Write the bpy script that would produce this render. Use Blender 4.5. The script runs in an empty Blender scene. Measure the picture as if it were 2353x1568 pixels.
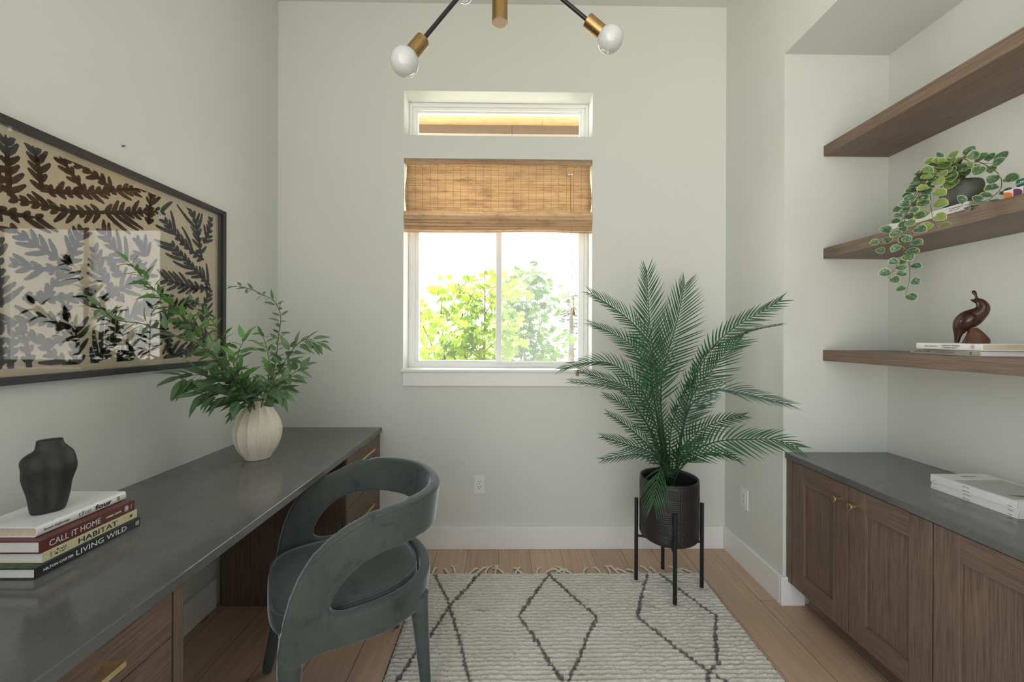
import bpy, bmesh, math, random
from mathutils import Vector, Matrix, noise
sc = bpy.context.scene
COL = sc.collection
PI = math.pi
rnd = random.Random(7)

# ------------------------------------------------------------------ scene constants (metres)
XL, XR, D, H = -1.434, 1.3817, 2.5028, 3.42          # left wall, right wall, back wall, ceiling
YN, XN = 1.973, 1.909                                # niche end wall, niche back wall
HN = 2.75                                            # niche soffit
YR = -0.75                                            # rear wall
YN0 = -0.5                                           # near end of the niche

WORLD, WORLD_BACK, SUN, EXPOSURE, LOW, SIDE = 3.6, 1.0, 16.0, 0.86, 1.5, 1.7
# ---- measured outlines (metres)
ART = [([(1.157,1.73),(1.153,1.833),(1.148,1.904)],0.11),([(1.239,1.77),(1.226,1.849),(1.212,1.906)],0.1),([(1.423,1.765),(1.322,1.737),(1.17,1.726)],0.1),([(1.234,1.774),(1.356,1.812),(1.573,1.905)],0.085),([(1.417,1.764),(1.491,1.786),(1.661,1.843)],0.06),([(1.362,1.814),(1.321,1.86),(1.283,1.903)],0.05),([(1.456,1.848),(1.404,1.881),(1.316,1.902)],0.05),([(1.598,1.772),(1.606,1.844),(1.614,1.909)],0.05),([(1.871,1.7),(1.842,1.837),(1.799,1.919)],0.085),([(1.887,1.763),(1.922,1.841),(1.933,1.915)],0.05),([(1.888,1.686),(1.77,1.736),(1.679,1.806)],0.065),([(1.929,1.57),(1.833,1.633),(1.716,1.716)],0.07),([(1.929,1.553),(1.791,1.553),(1.685,1.563)],0.05),([(1.878,1.393),(1.889,1.471),(1.929,1.544)],0.06),([(1.937,1.306),(1.856,1.35),(1.732,1.388)],0.06),([(1.124,1.688),(1.149,1.68),(1.224,1.687)],0.05),([(1.312,1.558),(1.239,1.596),(1.17,1.634)],0.085),([(1.312,1.564),(1.333,1.629),(1.35,1.681)],0.06),([(1.306,1.551),(1.234,1.533),(1.175,1.539)],0.07),([(1.188,1.439),(1.244,1.456),(1.301,1.544)],0.085),([(1.188,1.439),(1.259,1.446),(1.369,1.462)],0.07),([(1.5,1.455),(1.431,1.527),(1.393,1.623)],0.075),([(1.514,1.607),(1.464,1.645),(1.424,1.694)],0.06),([(1.406,1.46),(1.485,1.501),(1.599,1.572)],0.06),([(1.307,1.355),(1.235,1.377),(1.141,1.363)],0.085),([(1.312,1.35),(1.301,1.397),(1.312,1.445)],0.07),([(1.323,1.338),(1.26,1.309),(1.193,1.342)],0.08),([(1.207,1.217),(1.202,1.282),(1.189,1.342)],0.07),([(1.163,1.221),(1.161,1.274),(1.167,1.331)],0.05),([(1.324,1.224),(1.275,1.262),(1.23,1.315)],0.07),([(1.335,1.229),(1.329,1.284),(1.335,1.344)],0.05),([(1.388,1.218),(1.432,1.286),(1.493,1.353)],0.08),([(1.472,1.225),(1.545,1.304),(1.659,1.363)],0.08),([(1.545,1.22),(1.66,1.227),(1.835,1.266)],0.06),([(1.13,1.214),(1.137,1.27),(1.133,1.337)],0.05),([(1.137,1.409),(1.133,1.485),(1.128,1.587)],0.08),([(1.5,1.387),(1.575,1.433),(1.658,1.498)],0.06),([(1.124,1.728),(1.132,1.783),(1.124,1.82)],0.05),([(1.659,1.37),(1.713,1.434),(1.844,1.484)],0.06)]
RUGLINES = [[(-0.41,2.234),(-0.352,2.107),(-0.303,2.015),(-0.272,1.931),(-0.234,1.817),(-0.19,1.695),(-0.165,1.607),(-0.134,1.513)],[(-0.145,2.215),(-0.213,2.059),(-0.274,1.944),(-0.303,1.842),(-0.324,1.772),(-0.373,1.656),(-0.398,1.572),(-0.416,1.515)],[(0.242,2.204),(0.146,2.027),(0.059,1.87),(0.111,1.768),(0.146,1.682),(0.177,1.604),(0.218,1.516)],[(0.24,2.186),(0.336,2.011),(0.426,1.861),(0.358,1.744),(0.304,1.632),(0.251,1.541),(0.239,1.51)],[(0.783,2.192),(0.7,2.038),(0.617,1.86),(0.674,1.764),(0.729,1.658),(0.792,1.563),(0.846,1.505)],[(0.849,2.2),(0.913,2.037),(0.98,1.883),(0.996,1.87),(0.919,1.74),(0.856,1.599),(0.795,1.554),(0.771,1.506)]]
TAS = [-0.408,-0.314,-0.282,-0.209,-0.167,-0.114,-0.062,-0.009,0.054,0.096,0.17,0.212,0.275,0.318,0.328,0.37,0.434,0.529,0.582,0.635,0.693,0.752,0.815,0.847,0.911,1.007,1.049]
FROND = [([(0.886,2.13,0.571),(0.861,2.14,0.734),(0.824,2.16,1.049),(0.798,2.17,1.257),(0.777,2.17,1.45),(0.749,2.13,1.693)],(0.1,-1,0.2),0.4,0.18),([(0.882,2.14,0.567),(0.86,2.2,0.88),(0.867,2.22,1.099),(0.909,2.24,1.242),(0.961,2.25,1.405),(1.009,2.25,1.631)],(0,-1,0.1),0.52,0.195),([(0.857,2.1,0.581),(0.774,2.02,0.955),(0.721,1.98,1.264),(0.63,1.95,1.387),(0.508,1.93,1.48),(0.404,1.93,1.543)],(-0.5,-0.5,0.7),0.5,0.12),([(0.882,2.16,0.56),(0.84,2.2,0.88),(0.787,2.24,1.146),(0.717,2.27,1.278),(0.603,2.29,1.354),(0.479,2.31,1.409)],(-0.5,-0.5,0.7),0.5,0.1),([(0.858,2.12,0.574),(0.794,2.08,0.828),(0.709,2.05,1.04),(0.625,2.05,1.139),(0.52,2.06,1.199),(0.392,2.07,1.194),(0.278,2.08,1.158)],(-0.2,-0.6,0.8),0.45,0.1),([(0.866,2.14,0.567),(0.828,2.18,0.82),(0.753,2.2,0.97),(0.663,2.23,1.056),(0.552,2.25,1.091),(0.403,2.26,1.143)],(-0.3,-0.6,0.7),0.45,0.1),([(0.846,2.1,0.581),(0.73,2.0,0.847),(0.622,1.92,0.995),(0.538,1.88,1.079),(0.422,1.86,1.109),(0.297,1.86,1.122)],(-0.1,-0.5,0.9),0.5,0.085),([(0.874,2.16,0.56),(0.836,2.2,0.742),(0.768,2.22,0.868),(0.703,2.25,0.92),(0.636,2.28,0.965),(0.566,2.29,0.993)],(-0.4,-0.5,0.7),0.5,0.08),([(0.838,2.08,0.589),(0.76,1.99,0.724),(0.69,1.93,0.8),(0.616,1.9,0.872),(0.539,1.88,0.932),(0.477,1.87,0.969)],(-0.4,-0.5,0.7),0.3,0.085),([(0.862,2.14,0.563),(0.825,2.15,0.659),(0.764,2.16,0.712),(0.679,2.17,0.737),(0.593,2.18,0.763),(0.524,2.18,0.783)],(-0.2,-0.6,0.8),0.3,0.085),([(0.826,2.05,0.596),(0.767,1.96,0.712),(0.694,1.92,0.749),(0.623,1.9,0.769),(0.539,1.88,0.765),(0.45,1.87,0.751)],(0,-0.5,0.9),0.25,0.085),([(0.837,2.06,0.588),(0.789,1.97,0.686),(0.744,1.91,0.699),(0.712,1.88,0.639),(0.699,1.87,0.588),(0.692,1.87,0.546)],(0,-1,0.1),0.3,0.14),([(0.893,2.12,0.574),(0.901,2.05,0.797),(0.923,2.0,0.996),(0.943,1.95,1.164),(0.979,1.88,1.289),(1.057,1.82,1.386),(1.14,1.78,1.445),(1.219,1.75,1.502)],(0.1,-1,0.3),0.5,0.105),([(0.902,2.14,0.567),(0.936,2.12,0.818),(0.969,2.1,1.034),(0.999,2.05,1.201),(1.042,2.0,1.279),(1.112,1.94,1.324),(1.176,1.88,1.367),(1.276,1.83,1.393)],(0,-0.3,1),0.5,0.075),([(0.914,2.16,0.56),(0.966,2.17,0.822),(1.006,2.18,0.966),(1.05,2.17,1.064),(1.121,2.15,1.163),(1.181,2.13,1.26),(1.251,2.1,1.324)],(0,-1,0.3),0.36,0.165),([(0.889,2.1,0.581),(0.888,2.02,0.798),(0.9,1.95,0.983),(0.948,1.9,1.056),(0.992,1.85,1.087),(1.073,1.8,1.077),(1.149,1.76,1.06),(1.239,1.72,1.038)],(0.1,-0.6,0.8),0.42,0.115),([(0.918,2.16,0.56),(0.946,2.17,0.693),(1.003,2.17,0.774),(1.069,2.14,0.841),(1.143,2.1,0.89),(1.229,2.06,0.921)],(0,-0.8,0.6),0.3,0.1),([(0.884,2.08,0.585),(0.888,2.02,0.693),(0.925,1.97,0.767),(1.02,1.9,0.833),(1.112,1.84,0.856),(1.203,1.78,0.872),(1.28,1.73,0.849)],(0,-0.95,0.35),0.28,0.12),([(0.876,2.06,0.592),(0.887,2.0,0.677),(0.916,1.95,0.737),(0.974,1.92,0.771),(1.038,1.88,0.775),(1.089,1.86,0.754)],(0,-0.5,0.9),0.25,0.09),([(0.882,2.15,0.563),(0.853,2.17,0.725),(0.828,2.18,0.868),(0.814,2.2,1.019),(0.809,2.22,1.189)],(0,-1,0.1),0.35,0.1),([(0.877,2.12,0.574),(0.856,2.08,0.751),(0.859,2.06,0.871),(0.877,2.03,0.976),(0.916,2.0,1.085)],(0,-1,0.2),0.35,0.075),([(0.877,2.1,0.581),(0.855,2.03,0.705),(0.879,2.0,0.758),(0.915,1.98,0.786),(0.964,1.96,0.836)],(0,-0.9,0.4),0.3,0.075),([(0.866,2.12,0.573),(0.822,2.1,0.706),(0.775,2.08,0.789),(0.721,2.06,0.848),(0.664,2.05,0.873)],(0,-0.8,0.5),0.3,0.075)]
BRANCH = [([(-1.169,1.87,1.0),(-1.218,1.8,1.11),(-1.242,1.7,1.242),(-1.255,1.61,1.36),(-1.274,1.52,1.449),(-1.294,1.45,1.521),(-1.307,1.39,1.588)],0.025,0.07,0.05),([(-1.162,1.86,1.002),(-1.23,1.84,1.155),(-1.271,1.82,1.275),(-1.296,1.8,1.363),(-1.347,1.79,1.431),(-1.435,1.78,1.468),(-1.503,1.77,1.486)],0.03,0.07,0.05),([(-1.156,1.84,1.006),(-1.181,1.76,1.096),(-1.224,1.7,1.147),(-1.267,1.65,1.17),(-1.314,1.62,1.162)],0.02,0.11,0.1),([(-1.143,1.82,0.999),(-1.164,1.72,1.064),(-1.194,1.66,1.092),(-1.235,1.62,1.097)],0.02,0.105,0.1),([(-1.158,1.84,1.016),(-1.169,1.7,1.169),(-1.196,1.59,1.282),(-1.233,1.49,1.334),(-1.272,1.41,1.371),(-1.302,1.34,1.384),(-1.305,1.29,1.43)],0.03,0.08,0.05),([(-1.151,1.88,0.999),(-1.118,1.9,1.108),(-1.104,1.92,1.231),(-1.099,1.93,1.335),(-1.095,1.94,1.42),(-1.128,1.95,1.494),(-1.196,1.95,1.536),(-1.28,1.95,1.567),(-1.332,1.95,1.567)],0.04,0.055,0.045),([(-1.147,1.88,0.999),(-1.095,1.87,1.112),(-1.029,1.86,1.214),(-0.979,1.86,1.285),(-0.929,1.86,1.316),(-0.869,1.86,1.296)],0.03,0.085,0.07),([(-1.151,1.88,0.993),(-1.151,1.93,1.105),(-1.174,1.98,1.206),(-1.204,2.0,1.292),(-1.232,2.01,1.346)],0.03,0.06,0.05),([(-1.132,1.86,0.996),(-1.036,1.82,1.098),(-0.967,1.8,1.156),(-0.913,1.79,1.19)],0.03,0.08,0.075),([(-1.126,1.84,1.0),(-1.071,1.78,1.084),(-1.009,1.74,1.109),(-0.951,1.72,1.083)],0.03,0.08,0.07),([(-1.147,1.83,1.002),(-1.153,1.76,1.106),(-1.148,1.71,1.186),(-1.123,1.68,1.262),(-1.08,1.66,1.326)],0.03,0.085,0.07)]
TRAIL = [([(1.649,1.44,1.936),(1.574,1.43,1.971),(1.52,1.44,1.903),(1.49,1.45,1.842),(1.452,1.46,1.748),(1.422,1.48,1.713),(1.403,1.5,1.673)],12),([(1.619,1.42,1.927),(1.526,1.38,1.933),(1.469,1.36,1.871),(1.464,1.36,1.811),(1.471,1.36,1.751),(1.487,1.36,1.713)],12),([(1.641,1.44,1.936),(1.517,1.4,1.926),(1.444,1.39,1.837),(1.406,1.39,1.759),(1.393,1.39,1.667),(1.419,1.39,1.606),(1.422,1.39,1.544),(1.407,1.39,1.482)],15),([(1.638,1.43,1.932),(1.514,1.39,1.93),(1.454,1.385,1.85),(1.428,1.385,1.773),(1.424,1.385,1.697),(1.398,1.385,1.635),(1.37,1.385,1.589),(1.343,1.385,1.543)],15),([(1.662,1.43,1.929),(1.655,1.39,1.959),(1.685,1.37,1.93),(1.708,1.36,1.896),(1.699,1.35,1.852),(1.665,1.345,1.82),(1.635,1.345,1.804),(1.581,1.36,1.794)],9),([(1.658,1.44,1.936),(1.638,1.43,1.979),(1.65,1.42,1.983),(1.678,1.41,1.958),(1.689,1.39,1.954),(1.72,1.38,1.946)],8),([(1.641,1.44,1.936),(1.587,1.42,1.971),(1.552,1.41,1.966),(1.517,1.4,1.934)],8)]
# ------------------------------------------------------------------ node helpers
def new_mat(name):
    m = bpy.data.materials.new(name); m.use_nodes = True
    nt = m.node_tree
    b = nt.nodes['Principled BSDF']
    return m, nt, b
def N(nt, t, **kw):
    n = nt.nodes.new(t)
    for k, v in kw.items():
        if k.startswith('i_'):
            key = k[2:]
            key = int(key) if key.isdigit() else key.replace('_', ' ')
            n.inputs[key].default_value = v
        else:
            setattr(n, k, v)
    return n
def L(nt, a, b): nt.links.new(a, b)
def rgb(c): return (c[0], c[1], c[2], 1.0)
def ramp(nt, fac, stops, interp='LINEAR'):
    r = nt.nodes.new('ShaderNodeValToRGB'); r.color_ramp.interpolation = interp
    e = r.color_ramp.elements
    while len(e) > 1: e.remove(e[-1])
    e[0].position = stops[0][0]; e[0].color = rgb(stops[0][1])
    for p, c in stops[1:]:
        x = e.new(p); x.color = rgb(c)
    L(nt, fac, r.inputs[0]); return r.outputs[0]
def coords(nt, scale=(1, 1, 1), kind='Object', rot=(0, 0, 0)):
    tc = nt.nodes.new('ShaderNodeTexCoord'); mp = nt.nodes.new('ShaderNodeMapping')
    mp.inputs['Scale'].default_value = scale; mp.inputs['Rotation'].default_value = rot
    L(nt, tc.outputs[kind], mp.inputs[0]); return mp.outputs[0]
def noise_tex(nt, vec, scale, detail=3, rough=.55, dist=0):
    n = N(nt, 'ShaderNodeTexNoise'); n.inputs['Scale'].default_value = scale
    n.inputs['Detail'].default_value = detail; n.inputs['Roughness'].default_value = rough
    n.inputs['Distortion'].default_value = dist
    L(nt, vec, n.inputs['Vector']); return n.outputs[0]
def bump(nt, b, h, strength=.2, dist=.01):
    n = N(nt, 'ShaderNodeBump'); n.inputs['Strength'].default_value = strength
    n.inputs['Distance'].default_value = dist
    L(nt, h, n.inputs['Height']); L(nt, n.outputs[0], b.inputs['Normal'])
def mixc(nt, fac, a, b, mode='MIX'):
    n = N(nt, 'ShaderNodeMix', data_type='RGBA', blend_type=mode)
    for sock, v in ((n.inputs[0], fac), (n.inputs[6], a), (n.inputs[7], b)):
        if isinstance(v, (int, float)): sock.default_value = v
        elif isinstance(v, tuple): sock.default_value = rgb(v)
        else: L(nt, v, sock)
    return n.outputs[2]
def math_n(nt, op, a, b=0.0):
    n = N(nt, 'ShaderNodeMath', operation=op)
    for s, v in ((n.inputs[0], a), (n.inputs[1], b)):
        if isinstance(v, (int, float)): s.default_value = v
        else: L(nt, v, s)
    return n.outputs[0]

def plain(name, c, rough=.5, metal=0, var=.0, vscale=20, spec=.5, bmp=0, bscale=60, coat=0):
    m, nt, b = new_mat(name)
    b.inputs['Roughness'].default_value = rough; b.inputs['Metallic'].default_value = metal
    b.inputs['Specular IOR Level'].default_value = spec
    if coat: b.inputs['Coat Weight'].default_value = coat; b.inputs['Coat Roughness'].default_value = .05
    v = coords(nt)
    f = noise_tex(nt, v, vscale, 3)
    lo = tuple(x * (1 - var) for x in c); hi = tuple(min(1, x * (1 + var)) for x in c)
    L(nt, ramp(nt, f, [(.3, lo), (.7, hi)]), b.inputs['Base Color'])
    if bmp: bump(nt, b, noise_tex(nt, v, bscale, 4), bmp, .004)
    return m

def wood(name, axis, dark=(.148, .104, .079), light=(.205, .146, .110), rough=.42, fine=1.0):
    # long grain along `axis`
    m, nt, b = new_mat(name)
    s = [180 * fine, 180 * fine, 180 * fine]; s['xyz'.index(axis)] = 2.4
    s2 = [420 * fine, 420 * fine, 420 * fine]; s2['xyz'.index(axis)] = 9
    v = coords(nt, tuple(s)); v2 = coords(nt, tuple(s2))
    f = noise_tex(nt, v, 1.0, 4, .6, .4); g = noise_tex(nt, v2, 1.0, 2, .5)
    big = noise_tex(nt, coords(nt, (3, 3, 3)), 1.0, 2)
    c = ramp(nt, f, [(.28, dark), (.74, light)])
    gr = ramp(nt, g, [(.38, (.52, .50, .48)), (.55, (1, 1, 1))])
    c = mixc(nt, .75, c, gr, 'MULTIPLY')
    c = mixc(nt, .5, c, ramp(nt, big, [(.3, (.75, .75, .78)), (.7, (1.15, 1.1, 1.05))]), 'MULTIPLY')
    L(nt, c, b.inputs['Base Color'])
    b.inputs['Roughness'].default_value = rough
    bump(nt, b, g, .12, .002)
    return m

M = {}
M['wall'] = plain('wall_paint', (.665, .685, .655), .62, var=.012, vscale=1.5, spec=.35, bmp=.05, bscale=140)
M['ceiling'] = plain('ceiling_paint', (.66, .67, .64), .8, var=.01, spec=.2)
M['trim'] = plain('trim_paint', (.80, .81, .80), .35, var=.01)
M['vinyl'] = plain('window_vinyl', (.84, .85, .85), .55, var=.005, spec=.25)
M['plate'] = plain('white_plastic', (.78, .79, .79), .3, var=.01)
M['slot'] = plain('dark_slot', (.03, .03, .03), .6)
M['wood_y'] = wood('stained_oak_along_y', 'y')
M['wood_z'] = wood('stained_oak_upright', 'z')
M['wood_shelf'] = wood('stained_oak_shelf', 'y', (.165, .112, .078), (.240, .166, .116), .45)
M['brass'] = plain('brushed_brass', (.80, .62, .33), .28, 1.0, var=.08, vscale=200)
M['old_brass'] = plain('antique_brass', (.40, .255, .11), .28, 1.0, var=.12, vscale=90)
M['black_metal'] = plain('black_metal', (.012, .012, .014), .38)
M['satin_rod'] = plain('satin_black_rod', (.02, .02, .024), .22, .3)
M['frame_black'] = plain('black_frame_wood', (.022, .021, .022), .45, var=.2, vscale=60)
M['pot_black'] = plain('black_ceramic', (.022, .021, .022), .42, var=.1)
M['torso'] = plain('black_clay', (.024, .023, .023), .55, var=.25, vscale=70, bmp=.25, bscale=60)
M['paper'] = plain('page_edges', (.70, .69, .66), .8, var=.06, vscale=300)
M['paper_tan'] = plain('rough_page_edges', (.60, .50, .38), .85, var=.10, vscale=250)
M['white_cover'] = plain('white_cover', (.78, .79, .79), .35, var=.01)
M['maroon'] = plain('maroon_cover', (.115, .026, .020), .35, var=.08)
M['cream_cover'] = plain('cream_linen_cover', (.62, .59, .36), .7, var=.08, vscale=300)
M['charcoal_cover'] = plain('charcoal_cover', (.020, .024, .026), .35, var=.1)
M['grey_cover'] = plain('stone_grey_cover', (.40, .385, .345), .7, var=.05, vscale=300)
M['grey_panel'] = plain('grey_cover_print', (.46, .46, .46), .4, var=.05)
M['green_cover'] = plain('green_cover', (.03, .13, .085), .3)
M['orange'] = plain('orange_ink', (.80, .17, .02), .4)
M['purple'] = plain('purple_ink', (.13, .02, .10), .4)
M['ink'] = plain('black_ink', (.02, .02, .02), .5)
M['ink_white'] = plain('white_ink', (.82, .82, .80), .5)
M['ink_grey'] = plain('grey_ink', (.16, .16, .16), .5)
M['tassel'] = plain('wool_fringe', (.74, .70, .60), .95, var=.15, vscale=120, spec=.1)
M['cord'] = plain('tan_cord', (.42, .28, .16), .8)
M['tassel_wood'] = plain('oiled_wood_bead', (.36, .17, .07), .4, var=.2, vscale=90)
M['bird'] = plain('carved_ironwood', (.045, .020, .012), .22, var=.35, vscale=50)
M['rock'] = plain('rough_ironwood', (.095, .035, .017), .6, var=.5, vscale=45, bmp=.5, bscale=70)
M['grey_pot'] = plain('grey_stoneware', (.075, .078, .065), .55, var=.10)
M['bark'] = plain('maple_bark', (.10, .085, .035), .8, var=.3, vscale=25)
M['stem'] = plain('green_brown_stem', (.10, .075, .03), .6, var=.2)
M['palm_stem'] = plain('palm_rachis', (.022, .060, .030), .45, var=.2)
M['vine_stem'] = plain('vine_stem', (.13, .075, .04), .6, var=.2)
M['soil'] = plain('dark_moss', (.02, .018, .012), .9, var=.4)
M['soffit'] = wood('cedar_soffit', 'x', (.40, .235, .10), (.54, .345, .165), .6, .5)
M['fascia'] = plain('brown_fascia', (.15, .115, .085), .6, var=.06)
M['ground'] = plain('pale_paving', (.62, .60, .54), .9, var=.08, vscale=4)
M['bolt'] = plain('nail_steel', (.2, .2, .2), .4, 1.0)

# vase stoneware: cream with fine speckle
m, nt, b = new_mat('cream_speckled_stoneware'); v = coords(nt)
sp = noise_tex(nt, v, 330, 2)
c = ramp(nt, sp, [(.30, (.44, .37, .27)), (.38, (.74, .67, .54)), (.7, (.80, .73, .60))])
L(nt, c, b.inputs['Base Color']); b.inputs['Roughness'].default_value = .62
bump(nt, b, sp, .08, .002); M['vase'] = m

# quartz worktop
m, nt, b = new_mat('charcoal_quartz'); v = coords(nt, (1, 1, 1))
f = noise_tex(nt, v, 9, 6, .7, .6); g = noise_tex(nt, coords(nt, (40, 40, 40)), 6, 3)
c = ramp(nt, f, [(.25, (.102, .103, .104)), (.75, (.130, .131, .132))])
c = mixc(nt, .35, c, ramp(nt, g, [(.4, (.9, .9, .9)), (.65, (1.15, 1.15, 1.15))]), 'MULTIPLY')
L(nt, c, b.inputs['Base Color'])
L(nt, ramp(nt, f, [(.3, (.115, .115, .115)), (.7, (.13, .13, .13))]), b.inputs['Roughness'])
b.inputs['Specular IOR Level'].default_value = .6
M['quartz'] = m

# oak floor planks running towards the window
m, nt, b = new_mat('oak_floor_planks')
tc = N(nt, 'ShaderNodeTexCoord'); mp = N(nt, 'ShaderNodeMapping'); mp.inputs['Rotation'].default_value = (0, 0, PI / 2)
mp.inputs['Location'].default_value = (.1, .045, 0)
L(nt, tc.outputs['Object'], mp.inputs[0])
br = N(nt, 'ShaderNodeTexBrick', offset=.37)
for k, val in (('Scale', 1.0), ('Mortar Size', .0012), ('Brick Width', 1.9), ('Row Height', .19), ('Bias', 0.0), ('Mortar Smooth', .2)):
    br.inputs[k].default_value = val
br.inputs['Color1'].default_value = (.500, .350, .245, 1); br.inputs['Color2'].default_value = (.610, .440, .315, 1)
br.inputs['Mortar'].default_value = (.05, .03, .02, 1)
L(nt, mp.outputs[0], br.inputs['Vector'])
g = noise_tex(nt, coords(nt, (45, 1.6, 1)), 1.0, 5, .6, .5); g2 = noise_tex(nt, coords(nt, (260, 7, 1)), 1.0, 2)
c = mixc(nt, .55, br.outputs['Color'], ramp(nt, g, [(.3, (.72, .70, .68)), (.7, (1.18, 1.16, 1.14))]), 'MULTIPLY')
c = mixc(nt, .35, c, ramp(nt, g2, [(.4, (.75, .72, .70)), (.6, (1.1, 1.1, 1.1))]), 'MULTIPLY')
kn = noise_tex(nt, coords(nt, (9, 5, 1)), 1.0, 1)
c = mixc(nt, 1.0, c, ramp(nt, kn, [(.18, (.45, .40, .36)), (.25, (1, 1, 1))]), 'MULTIPLY')
L(nt, c, b.inputs['Base Color']); b.inputs['Roughness'].default_value = .42
bump(nt, b, br.outputs['Fac'], -.2, .002)
M['floor'] = m

# velvet
m, nt, b = new_mat('grey_green_velvet'); v = coords(nt)
f = noise_tex(nt, v, 7, 5, .65, .8)
g = noise_tex(nt, coords(nt, (30, 30, 14)), 1.0, 4, .7)
c = ramp(nt, f, [(.27, (.040, .047, .046)), (.40, (.076, .088, .085)), (.70, (.094, .107, .104))])
c = mixc(nt, .35, c, ramp(nt, g, [(.32, (.55, .58, .58)), (.45, (1.05, 1.05, 1.05))]), 'MULTIPLY')
L(nt, c, b.inputs['Base Color']); b.inputs['Roughness'].default_value = .85
b.inputs['Specular IOR Level'].default_value = .25
b.inputs['Sheen Weight'].default_value = 1.0; b.inputs['Sheen Roughness'].default_value = .30
b.inputs['Sheen Tint'].default_value = (.85, .92, .96, 1)
bump(nt, b, noise_tex(nt, v, 420, 2), .10, .002)
M['velvet'] = m
M['seam'] = plain('velvet_seam', (.05, .056, .056), .8, var=.1)

# rug (pattern comes from a colour layer holding the woven lines and painted row shade)
m, nt, b = new_mat('cream_shag_wool'); v = coords(nt)
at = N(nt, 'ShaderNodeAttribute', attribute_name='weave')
f = noise_tex(nt, coords(nt, (1, 1, 1)), 260, 3, .7)
c = ramp(nt, f, [(.25, (.66, .645, .60)), (.6, (.83, .82, .78)), (.8, (.88, .88, .85))])
big = noise_tex(nt, v, 5, 3)
c = mixc(nt, .6, c, ramp(nt, big, [(.35, (.90, .86, .80)), (.65, (1.05, 1.05, 1.04))]), 'MULTIPLY')
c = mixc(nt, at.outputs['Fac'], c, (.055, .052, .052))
L(nt, c, b.inputs['Base Color']); b.inputs['Roughness'].default_value = .98
b.inputs['Specular IOR Level'].default_value = .1
bump(nt, b, noise_tex(nt, v, 420, 3), .7, .006)
M['rug'] = m
M['rug_edge'] = plain('black_rug_binding', (.03, .028, .026), .95, var=.2, vscale=200)

# leaves
def leaf_mat(name, c, dark, trans=.25, rough=.42, vs=25):
    m, nt, b = new_mat(name)
    f = noise_tex(nt, coords(nt), vs, 3)
    col = ramp(nt, f, [(.3, dark), (.7, c)])
    L(nt, col, b.inputs['Base Color']); b.inputs['Roughness'].default_value = rough
    tr = N(nt, 'ShaderNodeBsdfTranslucent'); L(nt, col, tr.inputs[0])
    mx = N(nt, 'ShaderNodeMixShader'); mx.inputs[0].default_value = trans
    L(nt, b.outputs[0], mx.inputs[1]); L(nt, tr.outputs[0], mx.inputs[2])
    L(nt, mx.outputs[0], nt.nodes['Material Output'].inputs[0])
    return m
M['palm'] = leaf_mat('palm_leaflets', (.034, .135, .042), (.013, .062, .023), .12, .55)
M['palm_blue'] = leaf_mat('bluish_palm_leaflets', (.085, .175, .125), (.035, .095, .062), .12, .32)
M['willow'] = leaf_mat('olive_green_leaves', (.190, .300, .140), (.080, .170, .075), .15, .45, 14)
M['willow_young'] = leaf_mat('young_green_leaves', (.180, .370, .090), (.085, .220, .060), .18, .45, 14)
M['maple'] = leaf_mat('maple_leaves', (.330, .430, .016), (.120, .240, .014), .5, .6, 3)
M['maple_cool'] = leaf_mat('cool_maple_leaves', (.150, .270, .045), (.060, .140, .026), .5, .6, 3)
M['pine'] = leaf_mat('pine_needles', (.10, .12, .06), (.05, .07, .03), .2, .7, 3)

# variegated vine leaf: green centre, pale veins, cream rim (rim from a colour layer)
m, nt, b = new_mat('variegated_leaf')
at = N(nt, 'ShaderNodeAttribute', attribute_name='rim')
tone = N(nt, 'ShaderNodeAttribute', attribute_name='tone')
f = noise_tex(nt, coords(nt), 150, 3, .6, .5)
ca = ramp(nt, f, [(.40, (.030, .095, .055)), (.55, (.075, .160, .100)), (.66, (.25, .36, .26))])
cb = ramp(nt, f, [(.3, (.17, .25, .055)), (.7, (.27, .36, .10))])
c = mixc(nt, tone.outputs['Fac'], ca, cb)
c = mixc(nt, at.outputs['Fac'], c, (.44, .46, .23))
L(nt, c, b.inputs['Base Color']); b.inputs['Roughness'].default_value = .4
M['vine'] = m

# bamboo shade: reeds with dark flecks, stitched threads, lets light through
m, nt, b = new_mat('woven_bamboo')
reed = noise_tex(nt, coords(nt, (2.5, 2.5, 330)), 1.0, 3, .6)
fleck = noise_tex(nt, coords(nt, (24, 24, 300)), 1.0, 2, .5, .2)
patch = noise_tex(nt, coords(nt, (10, 10, 26)), 1.0, 3)
c = ramp(nt, reed, [(.28, (.27, .16, .09)), (.42, (.54, .37, .21)), (.58, (.72, .56, .37)), (.76, (.78, .66, .50))])
c = mixc(nt, 1.0, c, ramp(nt, fleck, [(.27, (.20, .15, .12)), (.34, (1, 1, 1))]), 'MULTIPLY')
c = mixc(nt, .7, c, ramp(nt, patch, [(.3, (.62, .58, .56)), (.5, (1.05, 1.02, 1.0))]), 'MULTIPLY')
L(nt, c, b.inputs['Base Color']); b.inputs['Roughness'].default_value = .6
tr = N(nt, 'ShaderNodeBsdfTranslucent'); L(nt, mixc(nt, .4, c, (.82, .66, .44)), tr.inputs[0])
mx = N(nt, 'ShaderNodeMixShader'); mx.inputs[0].default_value = .42
L(nt, b.outputs[0], mx.inputs[1]); L(nt, tr.outputs[0], mx.inputs[2])
L(nt, mx.outputs[0], nt.nodes['Material Output'].inputs[0])
bump(nt, b, reed, .5, .002)
M['bamboo'] = m
M['thread'] = plain('orange_thread', (.34, .17, .05), .8)

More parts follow.
